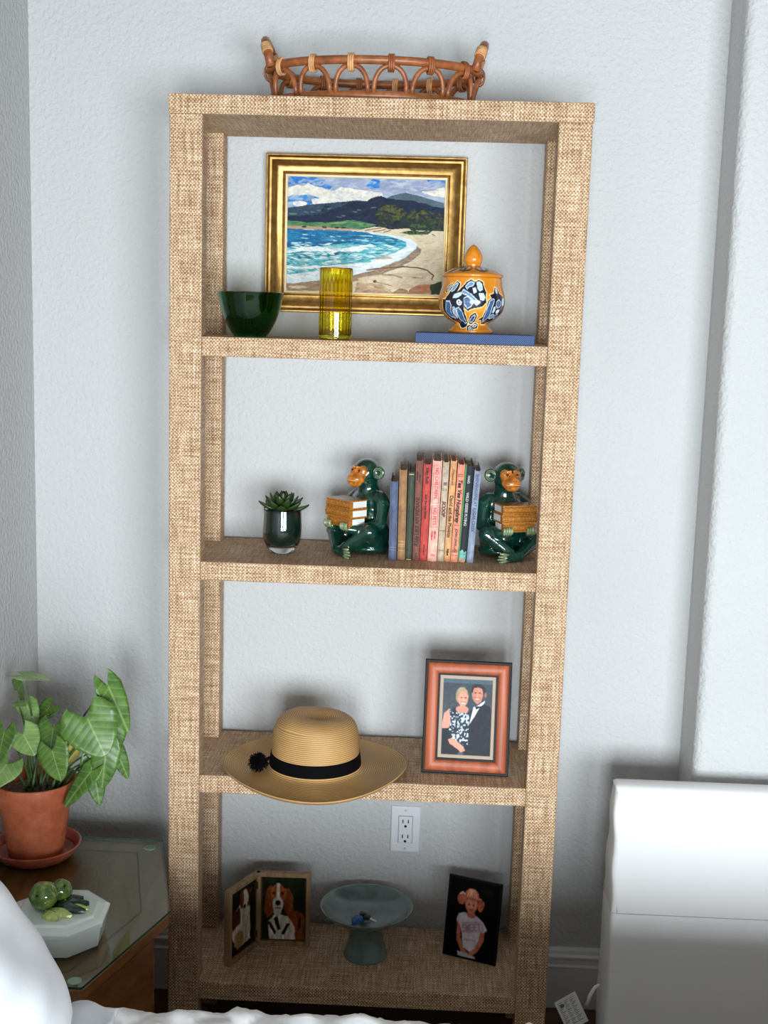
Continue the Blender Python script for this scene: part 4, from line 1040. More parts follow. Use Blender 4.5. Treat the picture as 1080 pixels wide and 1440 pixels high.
R_ = Matrix.Rotation(-tl, 4, 'X')
def tilt(o): o.matrix_local = R_ @ o.matrix_local; return o
bm = bmesh.new(); picture_frame_mesh(bm, fw, fh, [(0.0, 0.0), (0.0, 0.010), (0.0015, 0.0115), (0.0055, 0.0115), (0.0060, 0.010)]); tilt(fin('frame_edge', bm, M_blackframe, rf))
bm = bmesh.new(); picture_frame_mesh(bm, fw, fh, [(0.0055, 0.006), (0.0055, 0.0105), (0.0075, 0.0140), (0.0120, 0.0172), (0.0180, 0.0180), (0.0235, 0.0160), (0.0275, 0.0125), (0.0290, 0.010)]); tilt(fin('wood_moulding', bm, M_redwood, rf, smooth=True, sharp=50))
bm = bmesh.new(); picture_frame_mesh(bm, fw, fh, [(0.0285, 0.004), (0.0285, 0.0108), (0.0325, 0.0108), (0.0335, 0.004)]); tilt(fin('inner_edge', bm, M_blackframe, rf))
bm = bmesh.new(); picture_frame_mesh(bm, fw, fh, [(0.0325, 0.0030), (0.0325, 0.0058), (0.0400, 0.0058), (0.0408, 0.0040)]); tilt(fin('mat_board', bm, mat_plain('mat_board', (176, 158, 140), 0.8), rf))
M_photo = mat_vcol('photo_print', 0.4, 0.0, spec=0.12)
tilt(canvas_sheet('photograph', paint_couple(), fw-.080, fh-.080, M_photo, rf, Matrix.Translation((.040, -.0042, .040))))
bm = bmesh.new(); box(bm, .002, fw-.002, -.003, .004, .002, fh-.002); tilt(fin('backing', bm, mat_plain('frame_backing', (60, 44, 34), 0.9), rf))
bm = bmesh.new(); box(bm, fw*.36, fw*.64, .0, .003, .004, fh*.66, .0008, 1); o = fin('easel_leg', bm, M_blackframe, rf)
o.matrix_local = Matrix.Translation((0, .073, 0)) @ Matrix.Rotation(math.radians(13), 4, 'X') @ o.matrix_local

# ================================================================== wall outlet
ot = thing('wall_outlet', 'white double power outlet with cover plate on the wall between the lower shelves', 'outlet', (0.0924, YW, 0.435))
M_plate = mat_plain('outlet_plastic', (222, 224, 226), 0.35)
bm = bmesh.new(); rs = []
for hx, hz, d in ((.035, .05715, 0), (.035, .05715, .0030), (.0340, .05615, .0048), (.0325, .05465, .0055), (.0176, .0344, .0055), (.0172, .0340, .0050), (.0172, .0340, 0)):
    rs.append([bm.verts.new((x*hx, -d, z*hz)) for x, z in ((-1, -1), (1, -1), (1, 1), (-1, 1))])
for A, B in zip(rs, rs[1:]):
    for k in range(4): bm.faces.new((A[k], A[(k+1) % 4], B[(k+1) % 4], B[k]))
fin('cover_plate', bm, M_plate, ot)
bm = bmesh.new(); box(bm, -.0162, .0162, -.0078, -.0003, -.0330, .0330, .0012, 2); sk = fin('receptacle', bm, M_plate, ot)
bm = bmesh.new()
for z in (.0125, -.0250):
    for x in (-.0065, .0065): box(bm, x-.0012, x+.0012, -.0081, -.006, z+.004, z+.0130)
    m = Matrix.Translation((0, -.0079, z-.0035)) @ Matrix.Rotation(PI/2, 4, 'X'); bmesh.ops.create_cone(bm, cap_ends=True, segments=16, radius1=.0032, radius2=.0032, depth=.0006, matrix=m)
fin('slot_shade_blocks', bm, mat_plain('slot_shade_paint', (18, 18, 22), 0.8), sk)  # dark solids paint in the shade of the socket holes, nothing is cut
for z in (.0480, -.0480):
    bm = bmesh.new(); ball(bm, (0, -.0055, z), (.0030, .0012, .0030), 2); fin('screw', bm, mat_plain('screw_paint', (190, 194, 198), 0.4), ot, smooth=True)

# ================================================================== shelf 4: hinged dog frame
def paint_dog(front):
    cv = Canvas(96, 138, (14, 18, 10)); cv.asp = .7
    cv.put(fbm(cv.U*6, cv.V*6, 12)*.9, (44, 58, 24) if front else (48, 34, 20), 14, 10)
    br = (132, 68, 30); dk = (84, 40, 18); wh = (214, 204, 190)
    if front:
        cv.put((cv.U > .72)*(cv.V < .55)*fbm(cv.U*10, cv.V*4, 22)*.8, (22, 22, 18))
        cv.poly([(.62, .55), (.88, .54), (1, .62), (1, 1), (.6, 1)], br, .02, 10, 16); cv.poly([(.86, .66), (.92, .62), (.9, .8), (.82, .84)], (50, 26, 14), .02, 12)
        cv.poly([(.14, .70), (.30, .60), (.6, .62), (.76, .78), (.78, 1), (.18, 1)], wh, .02, 10, 16)
        cv.poly([(.28, .66), (.36, .62), (.44, .84), (.38, .86)], (24, 18, 16), .01, 10); cv.poly([(.12, .70), (.2, .72), (.34, .88), (.30, .92)], (20, 16, 16), .01, 10); cv.poly([(.58, .74), (.66, .74), (.52, .92), (.46, .90)], (20, 16, 16), .01, 10)
        cv.poly([(.10, .20), (.20, .14), (.30, .2), (.26, .58), (.12, .66), (.04, .55)], br, .02, 10, 18); cv.poly([(.50, .18), (.62, .17), (.72, .32), (.74, .58), (.62, .66), (.50, .5)], br, .02, 10, 18)
        cv.ell(.37, .28, .17, .17, (150, 82, 40), .01, 10, 14); cv.ell(.37, .44, .125, .13, wh, .01, 10, 8); cv.poly([(.33, .10), (.41, .10), (.40, .35), (.34, .35)], wh, .01, 12)
        cv.ell(.27, .26, .03, .022, (30, 16, 10)); cv.ell(.47, .26, .03, .022, (30, 16, 10)); cv.ell(.37, .415, .06, .04, (24, 16, 16)); cv.line([(.30, .50), (.37, .49), (.44, .50)], .008, (70, 46, 38)); cv.ell(.36, .56, .09, .06, (190, 176, 162), .02, 10)
    else:
        cv.poly([(.15, .36), (.4, .26), (.8, .3), (.95, .55), (.9, .9), (.3, .95), (.1, .7)], wh, .03, 8, 20); cv.poly([(.1, .34), (.4, .3), (.42, .55), (.12, .62)], dk, .03, 8, 14); cv.poly([(.62, .1), (.86, .12), (.9, .42), (.66, .36)], dk, .03, 8, 14); cv.ell(.60, .24, .13, .16, wh, .03, 10, 10); cv.ell(.47, .2, .08, .14, (110, 54, 24), .02, 8); cv.ell(.58, .34, .05, .03, (22, 14, 14))
        cv.ell(.38, .82, .20, .13, (176, 142, 92), .04, 10, 26); cv.poly([(.55, .55), (.7, .6), (.68, .9), (.55, .9)], (196, 184, 166), .02, 10)
        cv.poly([(.78, .2), (1, .1), (1, 1), (.82, .9)], (28, 20, 14), .03, 8)
    cv.a *= (.70+.6*fbm(cv.U*22, cv.V*7, 15, 3))[..., None]; cv.blur(2)
    return cv
M_framewood = mat_wood('driftwood_frame', (120, 92, 62), (168, 136, 98), 0.6, 2, 1.2); M_frameinner = mat_wood('dark_frame_wood', (58, 36, 20), (96, 62, 36), 0.5, 2, 1.2)
df = thing('hinged_photo_frame', 'hinged double wooden frame with two photos of a brown and white dog', 'photo frame', (-0.2455, 0.190, Z4))
dw, dh = 0.124, 0.178
for k, (rz, loc) in enumerate(((0.02, (0.002, 0, 0)), (PI+math.radians(64), (-0.001, 0, 0)))):
    # panel spans local +X from the hinge; second panel is turned towards the room
    ML = Matrix.Translation(loc) @ Matrix.Rotation(rz, 4, 'Z')
    flip = k == 1
    if flip: ML = ML @ Matrix.Translation((dw, 0, 0)) @ Matrix.Rotation(PI, 4, 'Z')
    bm = bmesh.new(); picture_frame_mesh(bm, dw, dh, [(0, 0), (0, .014), (.0012, .015), (.0088, .015), (.0100, .0135), (.0100, .006)]); p = fin('frame_panel', bm, M_framewood, df); p.matrix_local = ML
    bm = bmesh.new(); picture_frame_mesh(bm, dw, dh, [(.0098, .005), (.0098, .0075), (.0125, .0075), (.0130, .005)]); q = fin('inner_lip', bm, M_frameinner, p)
    canvas_sheet('photograph', paint_dog(not flip), dw-.024, dh-.024, M_photo, p, Matrix.Translation((.012, -.0060, .012)))
    bm = bmesh.new(); box(bm, .0008, dw-.0008, -.004, 0, .0008, dh-.0008); fin('backing', bm, M_frameinner, p)
M_brass = mat_plain('dark_brass', (110, 80, 40), 0.4, metal=0.9)
for z in (.030, .148):
    bm = bmesh.new(); box(bm, -.005, .006, -.0175, -.0145, z-.009, z+.009, .0008, 1); tube(bm, [(0, -.018, z-.010), (0, -.018, z+.010)], .0018, 8); fin('hinge', bm, M_brass, df)

# ================================================================== celadon compote with keys
cp = thing('compote_bowl', 'grey-green celadon pedestal bowl on the lowest shelf', 'bowl', (0.0115, 0.156, Z4))
T = NT('celadon_glaze'); _n = T.noise(T.coord(), 30, 3)
T.set(Base_Color=T.ramp(_n, [(0.3, (86, 104, 102)), (0.7, (112, 132, 128))]), Roughness=0.16); T.b.inputs['Coat Weight'].default_value = 0.6
M_celadon = T.m
bm = bmesh.new()
outer = smoothprof([(0.0, 0.074), (0.030, 0.0755), (0.046, 0.079), (0.068, 0.089), (0.090, 0.104), (0.102, 0.1155), (0.1058, 0.1205)], 5)
inner = smoothprof([(0.1052, 0.1225), (0.1020, 0.1210), (0.0985, 0.1175), (0.088, 0.1060), (0.068, 0.0945), (0.042, 0.0875), (0.0, 0.0855)], 5)
lathe(bm, outer+inner, 80); fin('dish', bm, M_celadon, cp, smooth=True)
bm = bmesh.new(); lathe(bm, [(0.0, 0.0)]+smoothprof([(0.047, 0.0), (0.0500, 0.0025), (0.0490, 0.0090), (0.0430, 0.030), (0.0390, 0.050), (0.0385, 0.070), (0.042, 0.0780)], 5), 64); fin('pedestal', bm, M_celadon, cp, smooth=True, sharp=60)
ky = thing('key_bunch', 'small bunch of keys with a round blue fob inside the pedestal bowl', 'keys', (0.0095, 0.161, Z4+.0880))
M_steel = mat_plain('key_steel', (170, 170, 172), 0.3, metal=1.0); M_bluefob = mat_plain('blue_fob', (10, 88, 158), 0.35); M_blackp = mat_plain('black_plastic', (18, 18, 20), 0.4)
bm = bmesh.new(); lathe(bm, [(0, 0), (.0125, 0), (.0140, .0015), (.0140, .0035), (.0125, .005), (0, .0052)], 28); o = fin('fob', bm, M_bluefob, ky, (-.017, -.024, .0045), (0.25, -0.25, 0), smooth=True, sharp=50)
bm = bmesh.new(); tube(bm, [(.011*math.cos(a), .011*math.sin(a), 0) for a in np.linspace(0, 2*PI, 28, endpoint=False)], .0010, 6, True); fin('ring', bm, M_steel, ky, (.002, -.004, .006), (0.5, .2, 0), smooth=True)
for k, (lx, ly, az) in enumerate(((-.002, -.013, 2.4), (.004, -.016, -.5), (-.006, -.006, 1.6))):
    bm = bmesh.new(); lathe(bm, [(0, 0), (.0075, 0), (.0080, .0012), (.0080, .0035), (.0070, .0045), (0, .0045)], 20); hd = fin('key', bm, M_blackp, ky, (lx, ly, .006+.002*k), (0.1, 0.15, az), smooth=True, sharp=50)
    bm = bmesh.new(); box(bm, .006, .026, -.0028, .0028, .001, .003)
    for q in range(3): box(bm, .010+q*.005, .013+q*.005, -.0042, -.0028, .001, .003)
    fin('key_blade', bm, M_steel, hd)

# ================================================================== girl photo
def paint_girl():
    cv = Canvas(110, 160, (7, 6, 7)); cv.asp = .7
    cv.ell(.75, .12, .12, .03, (26, 16, 12), .03, 12)
    sk = (196, 116, 92)
    cv.poly([(.20, .56), (.27, .58), (.30, .76), (.36, .88), (.48, .93), (.46, .97), (.34, .95), (.22, .80)], sk, .008, 10, 10)
    cv.poly([(.66, .60), (.76, .58), (.77, .74), (.66, .90), (.54, .985), (.47, .96), (.50, .92), (.62, .80)], sk, .008, 10, 10)
    cv.poly([(.19, .52), (.22, .45), (.36, .42), (.46, .48), (.58, .44), (.72, .50), (.81, .595), (.77, .635), (.68, .64), (.66, .74), (.60, .86), (.50, .92), (.36, .88), (.31, .70), (.27, .60), (.19, .56)], (220, 206, 214), .006, 12, 8)
    cv.poly([(.26, .93), (.36, .94), (.62, .97), (.64, 1), (.26, 1)], (200, 190, 198), .01, 10)
    cv.ell(.47, .44, .09, .045, sk); cv.ell(.455, .30, .125, .125, (206, 128, 102), var=10, sc=8)
    hair = (176, 92, 66)
    cv.poly([(.30, .30), (.31, .17), (.38, .11), (.50, .10), (.59, .16), (.63, .28), (.57, .24), (.48, .26), (.40, .25), (.35, .27)], hair, .01, 14, 30, 20, (3, .6))
    cv.ell(.25, .25, .085, .085, hair, .02, 14, 30, 16); cv.ell(.65, .30, .075, .075, hair, .02, 14, 30, 16)
    for x in (.36, .41, .46, .51, .56): cv.line([(.455+(x-.46)*.5, .12), (x, .22)], .010, (226, 168, 140), .01, 12, .8)
    cv.line([(.22, .20), (.27, .17), (.31, .19)], .010, (232, 190, 176)); cv.line([(.60, .22), (.64, .22)], .010, (226, 150, 132))
    cv.ell(.41, .315, .018, .008, (50, 26, 22)); cv.ell(.50, .315, .018, .008, (50, 26, 22)); cv.ell(.455, .34, .014, .018, (222, 148, 122)); cv.line([(.42, .375), (.455, .383), (.49, .375)], .006, (150, 52, 52))
    pk = (176, 134, 158)
    c_, s_ = math.cos(-.24), math.sin(-.24)
    def tp(x, y, q=.0): return (.50+x*c_-y*s_*1.0, .60+x*s_*.7+y)
    letters = {'S': [(1, 0, .1, 0), (.1, 0, 0, .5), (0, .5, 1, .5), (1, .5, 1, 1), (1, 1, 0, 1)], 'W': [(0, 0, .25, 1), (.25, 1, .5, .3), (.5, .3, .75, 1), (.75, 1, 1, 0)], 'E': [(0, 0, 0, 1), (0, 0, 1, 0), (0, .5, .8, .5), (0, 1, 1, 1)], 'T': [(0, 0, 1, 0), (.5, 0, .5, 1)], 'M': [(0, 1, 0, 0), (0, 0, .5, .6), (.5, .6, 1, 0), (1, 0, 1, 1)]}
    for k, ch in enumerate('SWEET'):
        for x0, y0, x1, y1 in letters[ch]:
            bx = -.185+k*.076; cv.line([tp(bx+x0*.058, -.035+y0*.075), tp(bx+x1*.058, -.035+y1*.075)], .0085, pk)
    cv.line([tp(-.19, -.06), tp(.20, -.06)], .004, pk); cv.line([tp(-.19, .06), tp(.20, .06)], .004, pk)
    for k in range(4): cv.line([(.38+k*.06, .77), (.42+k*.06, .765)], .012, (190, 170, 180), .02, 14)
    cv.a *= (.86+.28*fbm(cv.U*14, cv.V*12, 15, 3))[..., None]; cv.blur(2)
    return cv
gw, gh = 0.1275, 0.1850; gt = math.radians(9)
gf = thing('photo_frame', 'slim black frame with a photo of a child in a white shirt', 'photo frame', (0.1905, 0.182, Z4), math.radians(-21))
R_ = Matrix.Rotation(-gt, 4, 'X')
bm = bmesh.new(); picture_frame_mesh(bm, gw, gh, [(0, 0), (0, .0065), (.0008, .0072), (.0040, .0072), (.0046, .0060)]); bm.faces.new([v for v in bm.verts][0:4][::-1]); tilt(fin('frame', bm, M_blackframe, gf))
tilt(canvas_sheet('photograph', paint_girl(), gw-.0084, gh-.0084, M_photo, gf, Matrix.Translation((.0042, -.0064, .0042))))
bm = bmesh.new(); box(bm, .004, gw-.004, -.006, -.001, .004, gh-.004); tilt(fin('backing', bm, M_blackframe, gf))
bm = bmesh.new(); box(bm, gw*.34, gw*.66, 0, .0025, .003, gh*.6, .0006, 1); o = fin('easel_leg', bm, M_blackframe, gf); o.matrix_local = Matrix.Translation((0, .052, 0)) @ Matrix.Rotation(math.radians(14), 4, 'X') @ o.matrix_local

# ================================================================== nightstand with glass
NZ = 0.474
ns = thing('nightstand', 'brown wooden nightstand with angled front between the bed and the bookcase', 'nightstand', (-0.60, -0.2, 0))
M_ns = mat_wood('nightstand_wood', (120, 74, 40), (152, 100, 58), 0.25, 1, .5, 0.6)
M_nsd = mat_wood('nightstand_dark', (46, 28, 16), (66, 42, 24), 0.5, 2, .5)
poly = [(-0.784, 0.096), (-0.442, 0.088), (-0.357, -0.229), (-0.450, -0.516), (-0.784, -0.516)]
def inset(pts, d):
    c = Vector((sum(p[0] for p in pts)/len(pts), sum(p[1] for p in pts)/len(pts))); n = len(pts); out = []
    for i in range(n):
        p0, p1, p2 = Vector(pts[i-1]), Vector(pts[i]), Vector(pts[(i+1) % n])
        d1 = (p1-p0).normalized(); d2 = (p2-p1).normalized(); n1 = Vector((-d1.y, d1.x)); n2 = Vector((-d2.y, d2.x))
        if n1.dot(c-p1) < 0: n1 = -n1
        if n2.dot(c-p1) < 0: n2 = -n2
        b = (n1+n2).normalized(); out.append(tuple(p1+b*(d/max(.3, b.dot(n1)))))
    return out
loc0 = Vector((-0.60, -0.2))
def L(pts): return [(p[0]-loc0.x, p[1]-loc0.y) for p in pts]
bm = bmesh.new(); prism(bm, L(inset(poly, .001)), NZ-.026, NZ, .003); fin('tabletop', bm, M_ns, ns)
bm = bmesh.new(); ip = inset(poly, .054); ip2 = inset(poly, .0565)
for i in range(5):
    a, b, c_, d_ = [Vector((*p, 0)) for p in (L(ip)[i], L(ip)[(i+1) % 5], L(ip2)[(i+1) % 5], L(ip2)[i])]
    vs = [bm.verts.new((v.x, v.y, NZ+.0004)) for v in (a, b, c_, d_)]; bm.faces.new(vs)
fin('inlay_line', bm, mat_plain('inlay', (48, 28, 14), 0.5), ns)
bm = bmesh.new(); prism(bm, L(inset(poly, .030)), .10, NZ-.025, .003); fin('cabinet', bm, M_ns, ns)
for q in inset(poly, .055):
    bm = bmesh.new(); x, y = q[0]-loc0.x, q[1]-loc0.y; box(bm, x-.02, x+.02, y-.02, y+.02, 0, .101, .003); fin('leg', bm, M_ns, ns)
gl = thing('glass_sheet', 'clear protective glass sheet lying on the nightstand top', 'glass sheet', (-0.60, -0.2, NZ))
bm = bmesh.new(); prism(bm, L(inset(poly, -.001)), .0022, .0072, .0008, 1); fin('glass_pane', bm, mat_sheetglass('sheet_glass', (238, 245, 240)), gl)
bm = bmesh.new(); n = 5; pp = L(inset(poly, -.0013)); pq = L(inset(poly, -.0011))
for i in range(n):
    a, b = pp[i], pp[(i+1) % n]; vs = [bm.verts.new((a[0], a[1], .0024)), bm.verts.new((b[0], b[1], .0024)), bm.verts.new((b[0], b[1], .0070)), bm.verts.new((a[0], a[1], .0070))]; bm.faces.new(vs)
fin('green_edge', bm, mat_plain('glass_edge', (28, 76, 60), 0.15), gl)
M_bumper = mat_plain('clear_bumper', (190, 204, 194), 0.3)
for q in inset(poly, .028)[1:4:2]+inset(poly, .028)[0:1]+inset(poly, .028)[4:5]:
    bm = bmesh.new(); lathe(bm, [(0, 0), (.0125, 0), (.0125, .0018), (.0115, .0022), (0, .0022)], 24); fin('bumper_pad', bm, M_bumper, gl, (q[0]-loc0.x, q[1]-loc0.y, 0))
GZ = NZ+.0072

# ================================================================== terracotta pot, saucer and arrowhead plant
PX, PY = -0.692, -0.012
def terracotta():
    T = NT('terracotta'); co = T.coord(); n = T.noise(co, 26, 4, .6); n2 = T.noise(co, 160, 2)
    f = T.math('MULTIPLY_ADD', T.math('SUBTRACT', n2, .5), .3, n)
    T.set(Base_Color=T.ramp(f, [(0.3, (170, 84, 52)), (0.6, (196, 106, 68)), (0.8, (206, 124, 88))]), Roughness=0.6); T.bump(n2, .08, .001); return T.m
M_tc = terracotta()
bm = bmesh.new(); lathe(bm, [(0, 0)]+smoothprof([(0.068, 0.0), (0.074, 0.002), (0.086, 0.014), (0.0935, 0.026), (0.0945, 0.029)], 4)+smoothprof([(0.0925, 0.0300), (0.0890, 0.0285), (0.080, 0.014), (0.072, 0.0085), (0.0, 0.008)], 4), 72)
o = fin('plant_saucer', bm, mat_plain('glazed_terracotta', (168, 84, 62), 0.25, 0.15, 30, coat=0.4), None, (PX, PY, GZ), smooth=True, sharp=60); tag(o, 'glazed terracotta saucer under the plant pot', 'saucer')
pl = thing('potted_plant', 'green arrowhead vine in a terracotta pot on the nightstand glass', 'plant', (PX, PY, GZ+.0085))
bm = bmesh.new()
lathe(bm, [(0, 0), (0.054, 0.0), (0.056, 0.002), (0.060, 0.020), (0.0612, 0.024), (0.0608, 0.027), (0.0742, 0.116), (0.0745, 0.1195), (0.0838, 0.1200), (0.0848, 0.1220), (0.0880, 0.160), (0.0872, 0.1640), (0.0845, 0.1650), (0.0820, 0.1635), (0.0780, 0.1300), (0.0740, 0.120), (0.0, 0.120)], 80)
fin('pot', bm, M_tc, pl, smooth=True, sharp=35)
bm = bmesh.new(); lathe(bm, [(0.0, 0.143), (0.03, 0.142), (0.06, 0.139), (0.079, 0.134)], 40)
for v in bm.verts: v.co.z += rnd.uniform(-.003, .003)
fin('soil', bm, mat_plain('pot_soil', (88, 66, 48), .95, .5, 250, bump=.8, bscale=400), pl, smooth=True)
def leaf_mat(name, dark, mid_, vein):
    T = NT(name); uv = T.coord('UV'); sp = T.n('ShaderNodeSeparateXYZ'); T.l(uv, sp.inputs[0])
    ax = T.math('ABSOLUTE', sp.outputs[0])           # distance from midrib
    lat = T.math('SUBTRACT', sp.outputs[1], T.math('MULTIPLY', ax, 0.55))
    wv = T.math('SINE', T.math('MULTIPLY', lat, 2*PI*5.5))
    f1 = T.math('SMOOTH_MIN', 1.0, 1.0, 0.0)
    mr = T.math('SUBTRACT', 1.0, T.math('MULTIPLY', ax, 34), clamp=True)
    vn = T.math('POWER', T.math('MULTIPLY_ADD', wv, .5, .5), 14)
    n = T.noise(T.coord(), 45, 3)
    base = T.ramp(n, [(.3, dark), (.7, mid_)])
    f = T.math('MAXIMUM', T.math('MULTIPLY', mr, .6), T.math('MULTIPLY', vn, .22))
    T.set(Base_Color=T.mix(f, base, col4(vein)), Roughness=.38)
    T.b.inputs['Subsurface Weight'].default_value = 0.0
    T.b.inputs['Transmission Weight'].default_value = 0.0
    T.bump(T.math('MULTIPLY', wv, -1), .06, .003)
    return T.m
LM = [leaf_mat('leaf_green', (62, 98, 36), (94, 130, 52), (160, 184, 112)), leaf_mat('leaf_dark', (38, 70, 30), (58, 94, 42), (106, 138, 82)), leaf_mat('leaf_pale', (106, 142, 70), (140, 172, 98), (200, 214, 160)), leaf_mat('leaf_yellow', (196, 172, 62), (214, 196, 96), (226, 214, 140))]
def leaf_outline(t):   # half width along the blade, t from -.38 (lobes) to 1 (tip)
    if t < 0:
        q = -t/.40; return .40*math.sqrt(max(0, 1-q*q))*.92+.06*(1-q)
    return .46*(1-t)**.72*(1+.55*t)*(1 if t < .98 else 1)
def arrow_leaf(base, tip, up, width, fold=.22, droop=.18, lobe=1.0, mat=0):
    """blade from petiole junction `base` to `tip`; `up` is the leaf's upper-side normal"""
    B, T_ = Vector(base), Vector(tip); Lg = (T_-B).length; f = (T_-B).normalized(); n = Vector(up); n = (n-f*n.dot(f)).normalized(); s = f.cross(n)
    bm = bmesh.new(); uv = bm.loops.layers.uv.verify(); rows = []; tv = [-.40, -.37, -.32, -.25, -.17, -.08, 0, .1, .2, .3, .4, .5, .6, .7, .8, .88, .95, 1.0]
    NW = 5
    def P(t, a):
        x = a; d = abs(x)
        z = d*fold*Lg - droop*Lg*max(0, t)**2*.8 - (droop*.4*Lg*(t*t) if t < 0 else 0)+.025*Lg*math.sin(7*t+3*x/(.4*Lg+1e-6))*d/(.4*Lg)
        return B+f*(t*Lg)+s*x+n*z
    for side in (-1, 1):
        prev = None
        for t in tv:
            w_ = leaf_outline(t)*Lg*width
            inner_ = 0.0
            if t < 0: inner_ = min(.95*w_, (.02+.42*(-t/.40)**1.3)*Lg*width*.75)
            row = []
            for k in range(NW):
                a = inner_+(w_-inner_)*k/(NW-1)
                row.append((bm.verts.new(P(t*lobe if t < 0 else t, side*a)), side*a/Lg, t))
            if prev:
                for k in range(NW-1):
                    q = [prev[k], prev[k+1], row[k+1], row[k]]
                    if side < 0: q = q[::-1]
                    try: fc = bm.faces.new([x[0] for x in q])
                    except ValueError: continue
                    for lp, x in zip(fc.loops, q): lp[uv].uv = (x[1], x[2])
            prev = row
    bmesh.ops.remove_doubles(bm, verts=bm.verts[:], dist=.0002)
    bmesh.ops.recalc_face_normals(bm, faces=bm.faces[:])
    # a little thickness
    geom = bmesh.ops.solidify(bm, geom=bm.faces[:], thickness=.0006)
    me = bpy.data.meshes.new('leaf'); bm.to_mesh(me); bm.free()
    for p in me.polygons: p.use_smooth = True
    me.materials.append(LM[mat]); return me
CA = CAM
LEAVES = [ # base, tip, normal bias, width, fold, droop, lobe, mat
 ((-0.558, -0.085, 0.815), (-0.515, -0.110, 0.745), (0.15, -0.9, 0.35), 1.55, .10, .10, 1.3, 0),
 ((-0.636, -0.060, 0.784), (-0.632, -0.100, 0.742), (0.0, -0.8, 0.6), 1.45, .14, .10, 1.5, 0),
 ((-0.620, -0.120, 0.757), (-0.598, -0.140, 0.700), (-0.1, -0.9, 0.4), 1.15, .18, .10, 1.2, 0),
 ((-0.686, -0.100, 0.782), (-0.655, -0.125, 0.748), (0.1, -0.85, 0.5), 1.35, .16, .12, 1.4, 2),
 ((-0.724, -0.100, 0.785), (-0.731, -0.130, 0.730), (-0.2, -0.9, 0.3), 1.0, .14, .12, 1.2, 0),
 ((-0.712, -0.120, 0.724), (-0.738, -0.170, 0.690), (0.1, -0.6, 0.8), 1.2, .14, .15, 1.2, 2),
 ((-0.706, -0.020, 0.880), (-0.650, -0.035, 0.879), (0.0, 0.05, 1.0), 1.2, .10, .06, 1.9, 2),
 ((-0.735, 0.020, 0.832), (-0.722, 0.000, 0.858), (-0.2, -0.8, 0.35), 1.8, .18, .10, 1.2, 0),
 ((-0.722, -0.020, 0.820), (-0.700, -0.045, 0.823), (0.0, -0.3, 1.0), 1.0, .16, .10, 1.0, 2),
 ((-0.712, 0.000, 0.812), (-0.684, -0.020, 0.775), (0.3, -0.8, 0.5), 1.0, .2, .15, 1.0, 2),
 ((-0.530, -0.030, 0.868), (-0.481, -0.045, 0.774), (0.45, -0.75, 0.45), .62, .26, .10, .95, 0),
 ((-0.523, 0.000, 0.790), (-0.520, -0.010, 0.708), (0.4, -0.8, 0.2), .75, .22, .10, .8, 0),
 ((-0.526, -0.060, 0.742), (-0.533, -0.075, 0.658), (0.15, -0.95, 0.2), .80, .22, .14, 1.0, 0),
 ((-0.522, 0.000, 0.720), (-0.494, 0.000, 0.654), (0.5, -0.8, 0.2), .58, .30, .10, .8, 0),
 ((-0.555, -0.070, 0.697), (-0.611, -0.085, 0.621), (-0.35, -0.9, 0.3), .55, .24, .08, .9, 0),
 ((-0.561, -0.040, 0.706), (-0.543, -0.050, 0.612), (0.3, -0.9, 0.15), .60, .28, .08, .8, 0),
 ((-0.618, 0.000, 0.730), (-0.612, -0.020, 0.688), (0.1, -0.9, 0.3), 1.1, .15, .10, 1.0, 3),
 ((-0.668, 0.030, 0.800), (-0.700, 0.010, 0.770), (-0.2, -0.8, 0.6), 1.1, .15, .10, 1.0, 0),
]
P0 = Vector((PX, PY, GZ+.0085))
M_stem = mat_plain('stem_green', (70, 96, 52), .5, .25, 40)
for i, (b_, t_, nb, wd, fo, dr, lo, mt) in enumerate(LEAVES):
    me = arrow_leaf(b_, t_, nb, wd, fo, dr, lo, mt); me.transform(Matrix.Translation(-P0)); add(me, 'leaf', pl)
    root = Vector((PX+(Vector(b_).x-PX)*.28+rnd.uniform(-.012, .012), PY+rnd.uniform(-.03, .02), P0.z+.139)); e_ = Vector(b_)
    m1 = root.lerp(e_, .5)+Vector((-(e_.x-root.x)*.18, 0, .020+.10*abs(e_.x-root.x))); pts = []
    for k in range(11):
        t = k/10; pts.append(root*(1-t)**2+m1*2*t*(1-t)+e_*t*t-P0)
    bm = bmesh.new(); tube(bm, pts, [.0032-.0018*k/10 for k in range(11)], 7); fin('stem', bm, M_stem, pl, smooth=True)

# ================================================================== white octagonal trinket box
tb = thing('trinket_box', 'white octagonal ceramic box with green fruit on its lid on the nightstand', 'box', (-0.539, -0.350, GZ))
T = NT('white_porcelain'); T.set(Base_Color=col4((214, 222, 218)), Roughness=.18); T.b.inputs['Coat Weight'].default_value = .5; M_porc = T.m
def octa(R, rot=0.0, kx=1.0, ky=1.0): return [(kx*R*math.cos(PI/8+rot+k*PI/4), ky*R*math.sin(PI/8+rot+k*PI/4)) for k in range(8)]
def loft(bm, rows):
    rs = [[bm.verts.new((p[0], p[1], z)) for p in pts] for pts, z in rows]
    for A, B in zip(rs, rs[1:]):
        for k in range(8): bm.faces.new((A[k], A[(k+1) % 8], B[(k+1) % 8], B[k]))
    bm.faces.new(rs[0][::-1]); bm.faces.new(rs[-1])
ORt = math.radians(4)
bm = bmesh.new(); loft(bm, [(octa(.083, ORt), 0), (octa(.0845, ORt), .002), (octa(.090, ORt), .036), (octa(.0885, ORt), .0375)]); fin('box_base', bm, M_porc, tb)
